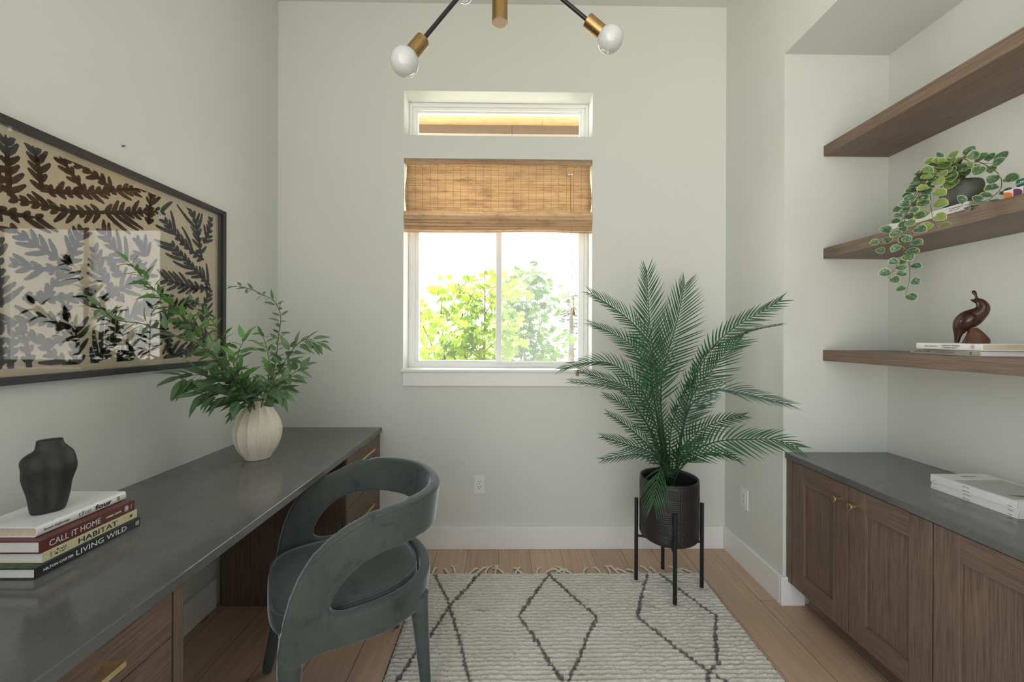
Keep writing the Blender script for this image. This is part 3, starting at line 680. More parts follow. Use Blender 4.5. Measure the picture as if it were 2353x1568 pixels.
def tassel(parent, x, y, z):
    prof = [(.0015, z + .034), (.005, z + .033), (.0065, z + .026), (.0058, z + .022), (.0095, z + .012), (.0102, z + .005), (.0085, z), (.003, z - .001)]
    MB().lathe(prof, x, y, 18).build('wooden_tassel', M['tassel_wood'], parent, smooth=True)
tassel(cd, .4147, 2.480, 1.468); tassel(cd2, .437, 2.460, 1.090)
# ------------------------------------------------------------------ pendant light
pd = thing('pendant_light', 'brass and black branching pendant light with white globe bulbs', 'ceiling light', (-.0257, 1.2, H))
cx, cy, hz = -.0257, 1.2, 2.507
mb = MB(); mb.lathe([(.0225, 2.279), (.0235, 2.280), (.0235, 2.62), (.0225, 2.621)], cx, cy, 36)
auto_smooth(mb.build('centre_column', M['old_brass'], pd))
auto_smooth(MB().lathe([(.004, 2.2787), (.0195, 2.2786), (.0195, 2.2792)], cx, cy, 32).build('end_disc', plain('turned_brass_end', (.30, .22, .17), .25, 1.0), pd))
MB().lathe([(.006, 2.62), (.006, H - .02)], cx, cy, 12).build('down_rod', M['satin_rod'], pd, smooth=True)
auto_smooth(MB().lathe([(.06, H - .025), (.065, H - .022), (.065, H - .0005)], cx, cy, 36).build('ceiling_canopy', M['old_brass'], pd))
hub = Vector((cx, cy, hz))
def arm(bulb, hubz=hz):
    h0 = Vector((cx, cy, hubz)); d = (Vector(bulb) - h0); ln = d.length; d.normalize()
    rot = d.to_track_quat('Z', 'Y').to_matrix()
    def place(mb):
        mb.v = [tuple(h0 + rot @ Vector(p)) for p in mb.v]; return mb
    a = place(MB().lathe([(.0062, .015), (.0062, ln - .075)], n=14)).build('arm', M['satin_rod'], pd, smooth=True)
    s = auto_smooth(place(MB().lathe([(.006, ln - .089), (.0195, ln - .089), (.0205, ln - .088), (.0205, ln - .031), (.0195, ln - .030), (.017, ln - .030)], n=32)).build('socket', M['old_brass'], a))
    r = .0385; prof = [(.0125, ln - .045), (.0135, ln - .036)]
    for i in range(15):
        th = math.radians(150 - 150 * i / 14); prof.append((max(.0003, r * math.sin(th)), ln - r * math.cos(th)))
    prof = [(q[0], q[1]) for q in prof[:2]] + [(r * math.sin(math.radians(a_)), ln - r * math.cos(math.radians(a_))) for a_ in range(26, 180, 7)] + [(.0004, ln + r)]
    place(MB().lathe(prof, n=32)).build('globe_bulb', M['bulb'], s, smooth=True)
arm((-.2847, 1.1, 2.0891)); arm((.3081, 1.2, 2.2339)); arm((-.171, 1.55, 2.672)); arm((.25, 1.50, 2.86), 2.60); arm((-.40, 1.15, 2.75), 2.60); arm((.05, .80, 2.74), 2.60)

# ------------------------------------------------------------------ books
def book(name, label, x_spine, x_fore, y0, y1, z0, z1, cover, pages, group, board=.0028, over=.003, face='x', rnd_spine=.0, jacket=None):
    b = thing(name, label, 'book', ((x_spine + x_fore) / 2, (y0 + y1) / 2, z0), group)
    s = 1 if x_spine > x_fore else -1
    # pages block
    MB().box(min(x_spine - s * .004, x_fore + s * over), max(x_spine - s * .004, x_fore + s * over), y0 + over, y1 - over, z0 + board, z1 - board).build('pages', pages, b)
    mb = MB()
    # wrap: bottom board, top board, spine as one folded cover
    t = board
    n = 6; zc = (z0 + z1) / 2; hh = (z1 - z0) / 2
    out = [(x_fore, z0)]
    for i in range(n + 1):
        a = -PI / 2 + PI * i / n
        out.append((x_spine - s * rnd_spine + s * rnd_spine * math.cos(a) if rnd_spine else x_spine - (0 if 0 < i < n else 0), zc + hh * math.sin(a)))
    out.append((x_fore, z1))
    if not rnd_spine: out = [(x_fore, z0), (x_spine, z0), (x_spine, z1), (x_fore, z1)]
    inn = [(x_fore, z0 + t)] + [(p[0] - s * t, max(z0 + t, min(z1 - t, p[1]))) for p in out[1:-1]] + [(x_fore, z1 - t)]
    rows = []
    for y in (y0, y1):
        rows.append([(p[0], y, p[1]) for p in out] + [(p[0], y, p[1]) for p in inn[::-1]])
    mb.grid(rows, close_u=True)
    k = len(out)
    for i in range(k - 1):
        for base, fl in ((0, False), (2 * k, True)):
            q = (base + i, base + i + 1, base + 2 * k - 2 - i, base + 2 * k - 1 - i)
            mb.f.append(q[::-1] if fl else q)
    c = mb.build('cover', cover, b, bev=.0006, seg=2)
    return b, c
G1 = 'books stacked on the desk'
z0 = .7602
sx = -1.1015
b, c = book('book', 'charcoal book with white lettering at the bottom of the desk stack', sx, sx - .215, .945, 1.2126, z0, .7862, M['charcoal_cover'], M['paper'], G1)
E_X, E_Y, E_Z = (0, 1, 0), (0, 0, 1), None
def spine_text(body, x, y, z, h, mat, par, w, bold=0.0, ya=(0, 0, 1), xa=(0, 1, 0), name='lettering'):
    return text_mesh(name, body, .02, (x, y, z), xa, ya, mat, par, width=w, height=h, bold=bold)
spine_text('HILTON CARTER', sx, .962, z0 + .0095, .0062, M['ink_white'], c, .066, .010)
spine_text('LIVING WILD', sx, 1.034, z0 + .0068, .0135, M['ink_white'], c, .135, .0)
spine_text('CICO', sx, 1.2015, z0 + .006, .0045, M['ink_white'], c, .012, .01, (0, -1, 0), (0, 0, 1)) ; spine_text('BOOKS', sx, 1.2075, z0 + .006, .0045, M['ink_white'], c, .012, .01, (0, -1, 0), (0, 0, 1))
MB().box(sx - .205, sx - .006, .9447, .9452, z0 + .0003, z0 + .0026).box(sx - .205, sx - .006, .9447, .9452, .7862 - .0026, .7862 - .0003).box(sx - .208, sx - .010, .9455, 1.20, .7862, .7864).build('jacket_edge', M['leafy'], b)
z0 = .7866; sx = -1.1085
b, c = book('book', 'pale yellow linen book with black title lettering, second from the bottom of the desk stack', sx, sx - .225, .966, 1.2095, z0, .8108, M['cream_cover'], M['paper'], G1)
spine_text('HABITAT', sx, 1.046, z0 + .0048, .0135, M['ink'], c, .103, .004)
spine_text('LIESS', sx, .9855, z0 + .005, .0035, M['ink_grey'], c, .013, .0, (0, -1, 0), (0, 0, 1))
mb = MB(); q = random.Random(5)
for k in range(22):
    yy = 1.004 + q.uniform(-.012, .014); zz = z0 + .012 + q.uniform(-.006, .006); r_ = q.uniform(.0006, .0013)
    mb.box(sx, sx + .0004, yy - r_, yy + r_, zz - r_ * q.uniform(.6, 2.2), zz + r_)
mb.build('floral_print', M['ink'], c)
mb = MB(); mb.fan([(sx + .0004, 1.190 + .004 * math.cos(2 * PI * j / 20), z0 + .0125 + .004 * math.sin(2 * PI * j / 20)) for j in range(20)]); mb.build('publisher_mark', M['ink'], c, fix=False)
z0 = .8112; sx = -1.1095
b, c = book('book', 'dark red brown book with white serif title, second from the top of the desk stack', sx, sx - .235, .961, 1.203, z0, .8412, M['maroon'], M['paper'], G1)
spine_text('CALL IT HOME', sx, .981, z0 + .0075, .0145, M['ink_white'], c, .122, -.006)
spine_text('AMBER LEWIS', sx, 1.118, z0 + .0115, .0048, M['ink_white'], c, .043, .008)
ring_ = [(sx + .0004, 1.177 + .0065 * math.cos(2 * PI * j / 24), z0 + .015 + .0085 * math.sin(2 * PI * j / 24)) for j in range(24)]
inn_ = [(sx + .0004, 1.177 + .0058 * math.cos(2 * PI * j / 24), z0 + .015 + .0077 * math.sin(2 * PI * j / 24)) for j in range(24)]
mb = MB().grid([ring_, inn_], close_u=True)
for k in range(4): mb.box(sx, sx + .0005, 1.1735, 1.1815, z0 + .010 + .003 * k, z0 + .012 + .003 * k)
mb.build('publisher_mark', M['ink_white'], c)
spine_text('POTTER', sx, 1.193, z0 + .009, .002, M['ink_white'], c, .012, .0, (0, -1, 0), (0, 0, 1))
z0 = .8416; sx = -1.1365
b, c = book('book', 'thick white hardback on top of the desk stack under the torso vase', sx, sx - .165, .979, 1.2055, z0, .8662, M['white_cover'], M['paper_tan'], G1, rnd_spine=.006)
spine_text('Scott Galloway', sx + .0005, .993, z0 + .0075, .0080, M['ink'], c, .058, .0)
spine_text('the', sx + .0008, 1.071, z0 + .0072, .0125, M['ink_grey'], c, .033, -.008)
spine_text('four', sx + .0008, 1.115, z0 + .0068, .0130, M['ink'], c, .046, .016)
mb = MB()
for k in range(3): mb.box(sx, sx + .0006, 1.178 + .0028 * k, 1.179 + .0028 * k, z0 + .007, z0 + .018)
mb.build('publisher_mark', M['ink_grey'], c)

# torso vase
def loft(rows_def, n=36, pw=2.3):
    rows = []
    for h, xl, xr, dp, off in rows_def:
        c0 = (xl + xr) / 2; hw = (xr - xl) / 2; r = []
        for j in range(n):
            a = 2 * PI * j / n; ca, sa = math.cos(a), math.sin(a)
            r.append((c0 + hw * math.copysign(abs(ca) ** (2 / pw), ca), off + dp * math.copysign(abs(sa) ** (2 / pw), sa), h))
        rows.append(r)
    return rows
TZ = .8665
tv = thing('torso_vase', 'matt black clay vase shaped like a headless torso', 'vase', (-1.213, 1.075, TZ))
kx = .000288; kz = .000438
prof = [(580, 165, 372, .024), (574, 155, 380, .027), (530, 148, 396, .030), (480, 140, 410, .032), (445, 128, 414, .033), (415, 116, 418, .034), (370, 101, 440, .036), (340, 102, 452, .038), (315, 104, 454, .040), (290, 97, 448, .040),
        (270, 94, 444, .038), (250, 104, 436, .034), (235, 122, 430, .030), (222, 150, 420, .027), (212, 174, 405, .025), (200, 186, 392, .022), (185, 189, 372, .020), (165, 192, 362, .019), (152, 194, 361, .0185), (148, 197, 358, .0175), (152, 204, 350, .013), (175, 208, 345, .012), (215, 215, 340, .010)]
rd = [((580 - y) * kz, (a - 275) * kx, (b_ - 275) * kx, dp, 0) for y, a, b_, dp in prof]
rows = loft(rd)
for i, r in enumerate(rows):
    h = rd[i][0]
    for j, p in enumerate(r):
        x, y, z = p
        if y < 0 and i < 17:                       # groove down the middle, swells either side
            y += .0045 * math.exp(-(x / .0045) ** 2) * (1 if .02 < h < .165 else .3)
            y -= .004 * math.exp(-((h - .118) / .022) ** 2) * (math.exp(-((x - .028) / .014) ** 2) + math.exp(-((x + .028) / .014) ** 2))
            y -= .003 * math.exp(-((h - .03) / .025) ** 2) * (math.exp(-((x - .016) / .010) ** 2) + math.exp(-((x + .016) / .010) ** 2))
        r[j] = (x, y, z)
ux = Vector((.66, .75, 0)).normalized(); uy = Vector((-ux.y, ux.x, 0))
O_ = Vector((-1.213, 1.072, TZ))
mb = MB().grid([[O_ + ux * p[0] + uy * p[1] + Vector((0, 0, p[2])) for p in r] for r in rows], close_u=True); mb.fan([O_ + ux * p[0] + uy * p[1] + Vector((0, 0, p[2])) for p in rows[0]], True)
body = mb.build('torso_body', M['torso'], tv, smooth=True); body.modifiers.new('s', 'SUBSURF').render_levels = 1
# cut-off arm stumps
for sx_, dx in ((-1, -.043), (1, .043)):
    pts = [O_ + ux * (dx * f_) + uy * -.003 + Vector((0, 0, h_)) for f_, h_ in ((.55, .136), (.78, .1395), (.92, .1405), (1.01, .140), (1.05, .1395))]
    MB().tube(pts, [.012, .0135, .0125, .0085, .003], 16).build('arm_stump', M['torso'], tv, smooth=True)

# ------------------------------------------------------------------ ribbed vase with leafy branches
VX, VY = -1.160, 1.872
vs = thing('ribbed_vase', 'cream speckled stoneware vase with vertical ribs on the desk', 'vase', (VX, VY, DT))
pr = [(.050, .0003), (.0545, .004), (.056, .012), (.064, .022), (.080, .045), (.093, .075), (.0995, .105), (.1005, .130), (.097, .158), (.087, .188), (.071, .216), (.056, .238), (.047, .250), (.0435, .258), (.043, .270), (.041, .273), (.0385, .270), (.037, .255), (.040, .20)]
rows = []; nv = 144; ribs = 13
for r, h in pr:
    amp = .0060 * max(0, min(1, (h - .014) / .03)) * max(0, min(1, (.262 - h) / .04)); row = []
    if h > .20 and r < .042: amp = 0
    for j in range(nv):
        a = 2 * PI * j / nv; wob = .10 * math.sin(h * 22 + 2.0 * math.sin(a * 3))
        s_ = abs(math.sin((a + wob * .35) * ribs / 2))
        rr = r - amp + amp * 1.6 * (1 - s_) ** 2 - amp * .3
        row.append((VX + rr * math.cos(a), VY + rr * math.sin(a), DT + h + .0004))
    rows.append(row)
mb = MB().grid(rows, close_u=True); mb.fan(rows[0], True)
o = mb.build('vase_body', M['vase'], vs, smooth=True); md = o.modifiers.new('s', 'SUBSURF'); md.levels = 1; md.render_levels = 1
def blade(mb, p, d, up, ln, w, fold=.25, curl=.3, seg=6):
    # pointed leaf: base p, direction d, surface normal up
    d = d.normalized(); s_ = d.cross(up).normalized(); u = s_.cross(d).normalized()
    Lr, Cr, Rr = [], [], []
    for i in range(seg + 1):
        t = i / seg; ww = w * (math.sin(PI * t ** .72) ** .9 if 0 < t < 1 else 0.02) ; 
        c = p + d * (ln * t) - u * (curl * ln * t * t)
        Lr.append(c + s_ * ww + u * (fold * ww)); Cr.append(c); Rr.append(c - s_ * ww + u * (fold * ww))
    mb.grid([Lr, Cr, Rr])
brg = random.Random(11)
sp = thing('leafy_branches', 'olive green leafy branches arranged in the cream ribbed vase', 'branches', (VX, VY, DT + .2))
for k, (pts, gap, l0, l1) in enumerate(BRANCH):
    P = cr([(VX + brg.uniform(-.012, .012), VY + brg.uniform(-.012, .012), DT + .12)] + pts, 60)
    P = [Vector((max(p.x, XL + .045), p.y, p.z)) for p in P]; n = len(P)
    rad = [.0032 - .0022 * i / n for i in range(n)]
    st = MB().tube(P, rad, 6).build('branch', M['stem'], sp, smooth=True)
    mb = MB(); tot = sum((P[i + 1] - P[i]).length for i in range(n - 1)); s = .15; side = 1; ph = brg.uniform(0, 6)
    acc = 0; nxt = .17
    for i in range(n - 1):
        acc += (P[i + 1] - P[i]).length
        if acc < nxt: continue
        nxt = acc + gap * .58
        t = acc / tot; T_ = (P[i + 1] - P[i]).normalized()
        for rep in range(2):
            ph += 2.3 + brg.uniform(-.4, .4)
            a = Vector((0, 0, 1)).cross(T_); a = a.normalized() if a.length > .1 else Vector((1, 0, 0)); b2 = T_.cross(a)
            sd = a * math.cos(ph) + b2 * math.sin(ph)
            d = (T_ * brg.uniform(.55, 1.0) + sd * brg.uniform(.7, 1.1) + Vector((0, 0, -.18)))
            ln = (l0 + (l1 - l0) * t) * brg.uniform(.78, 1.15)
            up = (Vector((brg.uniform(-.4, .4), -.5 + brg.uniform(-.4, .3), .8)))
            stem_end = P[i] + d.normalized() * ln * .16
            mb.tube([P[i], stem_end], .0009, 4, cap=False)
            q = stem_end + d.normalized() * ln
            if q.x < XL + .045: d.x += 1.2; 
            blade(mb, stem_end, d, up, ln, ln * (.165 if ln > .08 else .18), .22, brg.uniform(.05, .35))
    T_ = (P[-1] - P[-3]).normalized(); blade(mb, P[-1], T_, Vector((.1, -.6, .7)), l1 * .9, l1 * .15)
    mb.v = [(max(p[0], XL + .044), p[1], p[2]) for p in mb.v]      # nothing pokes into the wall or the picture
    mb.build('leaves', M['willow_young'] if k in (0, 1, 7, 10) else M['willow'], st, smooth=True, fix=False)

# ------------------------------------------------------------------ plant stand, pot and palm
PX, PY = .866, 2.112; RUGZ = .0160
ps = thing('plant_stand', 'black four legged metal plant stand holding the dark pot', 'plant stand', (PX, PY, RUGZ))
legs = [(.707, 2.1538), (.8338, 1.9595), (1.0318, 2.0844), (.897, 2.2623)]
PX = sum(l[0] for l in legs) / 4; PY = sum(l[1] for l in legs) / 4
ring_mb = MB()
for lx, ly in legs:
    d = Vector((lx - PX, ly - PY, 0)).normalized(); c0 = Vector((PX, PY, 0)) + d * .166
    on_floor = ly > 2.215
    zb = .0005 if on_floor else RUGZ
    mb = MB(); mb.tube([(c0.x, c0.y, zb), (c0.x, c0.y, .458)], .0098, 16)
    auto_smooth(mb.build('leg', M['black_metal'], ps, bev=.001))
    e = Vector((PX, PY, 0)) + d * .157
    ring_mb.tube([(PX, PY, .2535), (e.x, e.y, .2535)], .007, 8)
ring_mb.build('cross_bar', M['black_metal'], ps, smooth=True)
pot = thing('planter_pot', 'round dark ceramic pot with basket weave ridges in the plant stand', 'plant pot', (PX, PY, .262))
rows = []; na = 336; nh = 110; z0, z1 = .262, .587; R0 = .1475
for i in range(nh + 1):
    t = i / nh; z = z0 + (z1 - z0) * t; row = []
    rnd_b = R0 - .030 * max(0, 1 - t / .10) ** 2
    for j in range(na):
        a = 2 * PI * j / na; col = int(a / (2 * PI) * 16); rw = int((t - .03) / .185)
        u = (a / (2 * PI) * 16) % 1; v = ((t - .03) / .185) % 1
        rp = 0
        if .03 < t < .955:
            rp = .0022 * abs(math.sin((u if (col + rw) % 2 else v) * PI * 6))
            edge = min(u, 1 - u, v, 1 - v); rp *= min(1, edge / .05)
        row.append((PX + (rnd_b + rp) * math.cos(a), PY + (rnd_b + rp) * math.sin(a), z))
    rows.append(row)
for r, z in ((R0 - .004, z1 + .002), (R0 - .009, z1), (R0 - .011, z1 - .02), (R0 - .012, .50)):
    rows.append([(PX + r * math.cos(2 * PI * j / na), PY + r * math.sin(2 * PI * j / na), z) for j in range(na)])
mb = MB().grid(rows, close_u=True); mb.fan(rows[0], True); mb.build('pot_wall', M['pot_black'], pot, smooth=True)
MB().lathe([(.001, .51), (.08, .512), (R0 - .0135, .505)], PX, PY, 40, False, False).build('filling', M['soil'], pot, smooth=True)
pl = thing('palm_plant', 'tall green areca palm with arching fronds in the dark pot', 'palm', (PX, PY, .51))
pr_ = random.Random(21)
for k, (pts, nrm, st, ll) in enumerate(FROND):
    a = 2 * PI * k / len(FROND); base = (PX + .035 * math.cos(a), PY + .035 * math.sin(a), .512)
    P = cr([base] + list(pts), 70); n = len(P)
    rad = [.0046 * (1 - .80 * (i / n)) + .0006 for i in range(n)]
    fr = MB().tube(P, rad, 6).build('frond', M['palm_stem'], pl, smooth=True)
    mb = MB(); tot = sum((P[i + 1] - P[i]).length for i in range(n - 1)); acc = 0
    nrmV = Vector(nrm).normalized(); nxt = tot * st; step = .0195; ii = 0
    for i in range(n - 1):
        seg = (P[i + 1] - P[i]).length
        while nxt <= acc + seg and nxt < tot * .995:
            w = (nxt - acc) / seg; p = P[i].lerp(P[i + 1], w); T_ = (P[i + 1] - P[i]).normalized()
            t = (nxt / tot - st) / (1 - st)
            S_ = T_.cross(nrmV); S_.normalize(); U_ = S_.cross(T_)
            ln = ll * (.62 + .55 * math.sin(PI * min(1, t * .85 + .12))) * (1 - .30 * t)
            ang = math.radians(58 - 34 * t)
            for sd in (-1, 1):
                an = ang + pr_.uniform(-.06, .06)
                d = T_ * math.cos(an) + S_ * sd * math.sin(an) + U_ * .22
                l_ = ln * pr_.uniform(.9, 1.06); w_ = .0045 * (1 - .35 * t)
                d.normalize(); q0 = p; L_, C_, R_ = [], [], []
                s2 = d.cross(U_).normalized(); u2 = s2.cross(d)
                droop = Vector((0, 0, -1)) * .16 + (T_ * .18)
                for g in range(6):
                    tt = g / 5; ww = w_ * (1.0 if g in (1, 2) else .8 if g == 3 else .5 if g == 4 else .35 if g == 0 else .04)
                    c_ = p + d * (l_ * tt) + droop * (l_ * tt * tt)
                    # keep clear of the walls and the worktop
                    if c_.y > D - .012: c_.y = D - .012
                    if c_.x > XR - .014 and c_.y > YN - .03: c_.x = XR - .014
                    L_.append(c_ + s2 * ww + u2 * ww * .5); C_.append(c_); R_.append(c_ - s2 * ww + u2 * ww * .5)
                mb.grid([L_, C_, R_])
            nxt += step; ii += 1
        acc += seg
    mb.build('leaflets', M['palm_blue'] if k in (6, 10, 15) else M['palm'], fr, smooth=True, fix=False)

# ------------------------------------------------------------------ rug
RX0, RX1, RY0, RY1 = -.472, 1.079, -.20, 2.2185
rg = thing('shag_rug', 'cream shag rug with thin dark diamond lines and a fringed end', 'rug', ((RX0 + RX1) / 2, 1.0, 0))
xs = [RX0 + (RX1 - RX0) * i / 360 for i in range(361)]
ys = [RY0 + (1.3 - RY0) * i / 160 for i in range(160)] + [1.3 + (RY1 - 1.3) * i / 380 for i in range(381)]
segs = []
for l in RUGLINES:
    for a, b_ in zip(l, l[1:]): segs.append((a, b_))
def seg_dist(px_, py_, a, b_):
    dx, dy = b_[0] - a[0], b_[1] - a[1]; l2 = dx * dx + dy * dy
    t = max(0, min(1, ((px_ - a[0]) * dx + (py_ - a[1]) * dy) / l2)); return math.hypot(px_ - a[0] - t * dx, py_ - a[1] - t * dy)
FEET = [l for l in legs if l[1] < 2.215] + [(-.2832, 1.4408)]      # the pile is pressed flat under the feet
rows = []; wv = []
for y in ys:
    row = []
    cand = [s_ for s_ in segs if min(s_[0][1], s_[1][1]) - .03 < y < max(s_[0][1], s_[1][1]) + .03] if y > 1.25 else []
    if y <= 1.25:
        cand = []
    for x in xs:
        edge = min(x - RX0, RX1 - x, y - RY0 + .002, RY1 - y + .002)
        n1 = noise.noise((x * 9, y * 12, .3)); n2 = noise.noise((x * 46, y * 60, 1.7)); n3 = noise.noise((x * 130, y * 160, 5.1))
        ridge = abs(math.sin(PI * (y + .006 * n1 + .0035 * n2) / .0212))
        h = .0025 + .0225 * (ridge ** .6) * (.85 + .22 * n2) + .0034 * n3 + .0015 * n2
        h = h * min(1, .30 + edge / .02)
        for fx_, fy_ in FEET:
            if abs(x - fx_) < .034 and abs(y - fy_) < .034: h = min(h, .012 + .25 * max(0, math.hypot(x - fx_, y - fy_) - .020))
        row.append((x + .002 * n3 + (.004 * n2 if edge < .003 else 0), y + .0025 * n3, max(.0015, h)))
        dark = 0
        if cand:
            xx = x + .010 * noise.noise((x * 70, y * 70, 9)); yy = y + .006 * noise.noise((x * 60, y * 60, 4))
            dmin = min(seg_dist(xx, yy, a, b_) for a, b_ in cand)
            dark = max(0, min(1, (.0095 + .004 * n2 - dmin) / .004)) * (.80 + .25 * n3)
        if edge < .004: dark = max(dark, .75)
        if noise.noise((x * 5, y * 75, 12)) > .60: dark = max(dark, .35)
        dark = max(dark, (.50 + .3 * n2) * max(0, 1 - ridge / .38))        # shade in the valleys between tuft rows, painted into the colour
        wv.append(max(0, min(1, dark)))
    rows.append(row)
me = MB().grid(rows).mesh('pile')
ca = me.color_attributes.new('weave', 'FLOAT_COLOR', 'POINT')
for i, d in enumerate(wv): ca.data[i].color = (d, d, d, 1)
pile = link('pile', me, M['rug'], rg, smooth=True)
MB().box(RX0 - .003, RX1 + .003, RY0 - .003, RY1 + .003, .0005, .004).build('binding', M['rug_edge'], rg)
tr_ = random.Random(9)
for i, x in enumerate(TAS):
    if abs(x - .897) < .05: x += .07 if x > .897 else -.05      # lies clear of the stand's rear leg
    # one knotted tassel: a twisted cord that fans out into yarn ends
    ang = tr_.uniform(-.65, .65) + .25 * math.sin(i); l1 = tr_.uniform(.045, .07)
    p0 = Vector((x, RY1 - .004, .006)); dirv = Vector((math.sin(-ang), math.cos(ang), 0))
    p1 = p0 + dirv * l1; mb = MB()
    c_ = cr([p0, p0 + dirv * l1 * .5 + Vector((tr_.uniform(-.006, .006), 0, .003)), p1], 8)
    mb.tube([(q.x, q.y, max(.007, q.z)) for q in c_], .0060, 7)
    for q in range(8):
        a2 = ang + (q - 3.5) * .15 + tr_.uniform(-.07, .07); l2 = tr_.uniform(.026, .042)
        e = p1 + Vector((math.sin(-a2), math.cos(a2) * .8, 0)) * l2; mid = p1.lerp(e, .5) + Vector((tr_.uniform(-.003, .003), 0, .003))
        mb.tube([(p1.x, p1.y, .006), (mid.x, mid.y, .0065), (e.x, e.y, .0035)], [.0026, .0026, .0018], 5)
    mb.build('tassel', M['tassel'], rg, smooth=True)
# ------------------------------------------------------------------ velvet chair
CO = Vector((-.597, 1.515, 0)); CF = Vector((-.860, -.510, 0)).normalized(); CS = Vector((.510, -.860, 0)).normalized()
def CP(a, s, z): return CO + CF * a + CS * s + Vector((0, 0, z))
ch = thing('dining_chair', 'grey green velvet chair with a curved open strap back at the desk', 'chair', (CO.x, CO.y, 0))
AB, SW, AFR = .275, .272, .238
plan = []
for i in range(0, 91):                                  # back of the tub to its widest point
    f = math.radians(i); plan.append((-AB * math.cos(f) ** .86, SW * math.sin(f) ** .86))
for i in range(1, 61):
    t = i / 60; plan.append((AFR * t, SW - .012 * t * t))
plan = [(p[0], -p[1]) for p in plan[:0:-1]] + plan
al = [0]
for i in range(1, len(plan)): al.append(al[-1] + math.hypot(plan[i][0] - plan[i - 1][0], plan[i][1] - plan[i - 1][1]))
LT = al[-1]
def plan_at(l):
    l = max(0, min(LT, l)); lo = 0
    hi = len(al) - 1
    while hi - lo > 1:
        md = (lo + hi) // 2
        if al[md] <= l: lo = md
        else: hi = md
    w = (l - al[lo]) / (al[hi] - al[lo]); p = plan[lo]; q = plan[hi]
    tx, ty = q[0] - p[0], q[1] - p[1]; ln = math.hypot(tx, ty)
    return p[0] + tx * w, p[1] + ty * w, -ty / ln, tx / ln      # point and outward normal (a,s)
TOP = [(-.28, .781), (-.20, .781), (-.10, .778), (-.02, .768), (.05, .742), (.10, .712), (.15, .668), (.185, .612), (.208, .555), (.225, .490), (.238, .40)]
HT = [(-.28, .622), (-.15, .636), (-.05, .632), (.0, .617), (.04, .592), (.07, .560), (.088, .530), (.098, .498)]
HB = [(-.28, .468), (0, .466), (.05, .468), (.075, .474), (.09, .485), (.098, .496)]
BOT = [(-.28, .352), (0, .362), (.12, .368), (.20, .35), (.252, .33)]
c_ = .0055; NU = int(LT / c_); NVZ = int((.80 - .32) / c_)
cell = {}
vid = {}; vv = []; ff = []
def vert(i, j):
    if (i, j) in vid: return vid[(i, j)]
    l = LT * i / NU; z = .32 + c_ * j
    a, s, na, ns = plan_at(l)
    fl = .034 * max(0, (z - .42) / .37) ** 1.2 - .012 * max(0, (.42 - z) / .1)
    back = max(0, -a / AB)
    vid[(i, j)] = len(vv); vv.append(CP(a + na * fl * (.3 + 1.0 * back), s + ns * fl * (.55 + .45 * back) , z)); return vid[(i, j)]
for i in range(NU):
    a = plan_at(LT * (i + .5) / NU)[0]
    top, ht, hb, bot = interp(TOP, a), interp(HT, a), interp(HB, a), interp(BOT, a)
    for j in range(NVZ):
        z = .32 + c_ * (j + .5)
        if z > top or z < bot: continue
        if a < .098 and hb < z < ht: continue
        ff.append((vert(i, j), vert(i + 1, j), vert(i + 1, j + 1), vert(i, j + 1)))
edge_n = {}
for q in ff:
    for e in zip(q, q[1:] + q[:1]): edge_n[tuple(sorted(e))] = edge_n.get(tuple(sorted(e)), 0) + 1
rimv = {v for e, n in edge_n.items() if n == 1 for v in e}
for (i, j), v in vid.items():                           # trim the rim to the drawn outline
    if v not in rimv: continue
    a = plan_at(LT * i / NU)[0]; z = .32 + c_ * j
    best = min((interp(t_, a) for t_ in ((TOP, HT, HB, BOT) if a < .098 else (TOP, BOT))), key=lambda q: abs(q - z))
    if abs(best - z) < 2.2 * c_: vv[v].z += best - z
vv = [Vector((v.x, v.y, min(v.z, .712 + max(0, v.x + .775) * .40))) if v.x < -.58 else v for v in vv]      # tucks under the desk edge
me = bpy.data.meshes.new('tub'); me.from_pydata([tuple(v) for v in vv], [], ff); me.update()
tmp = bpy.data.objects.new('tub_tmp', me); COL.objects.link(tmp)
m1 = tmp.modifiers.new('sm', 'SMOOTH'); m1.iterations = 6; m1.factor = .5
md = tmp.modifiers.new('sol', 'SOLIDIFY'); md.thickness = .040; md.offset = 0; md.use_even_offset = False
tmpm = baked(tmp); bpy.data.objects.remove(tmp)
# seat pan joining the tub, and the rail under the cushion front
mbp = MB()
pan = [CP(p[0] * .97, p[1] * .97, 0) for p in plan]
lo = [p + Vector((0, 0, .358)) for p in pan]; hi = [p + Vector((0, 0, .415)) for p in pan]
mbp.grid([lo, hi], close_u=True); mbp.fan(lo, True); mbp.fan(hi)
for sg in (-1, 1):                                      # front corners flow down into the legs
    mbp.tube([CP(.200, sg * .250, .44), CP(.202, sg * .250, .36), CP(.205, sg * .249, .265)], [.034, .036, .0325], 20)
bm = bmesh.new(); bm.from_mesh(tmpm); b2 = mbp.mesh('pan'); bm.from_mesh(b2)
bmesh.ops.recalc_face_normals(bm, faces=bm.faces); bm.to_mesh(tmpm); bm.free()
tmp = bpy.data.objects.new('tub_tmp', tmpm); COL.objects.link(tmp)
r = tmp.modifiers.new('rm', 'REMESH'); r.mode = 'VOXEL'; r.voxel_size = .0048; r.use_smooth_shade = True
m2 = tmp.modifiers.new('sm', 'SMOOTH'); m2.iterations = 22; m2.factor = .5
shell = baked(tmp); bpy.data.objects.remove(tmp); shell.name = 'shell'
shell.materials.clear(); link('curved_back', shell, M['velvet'], ch, smooth=True)
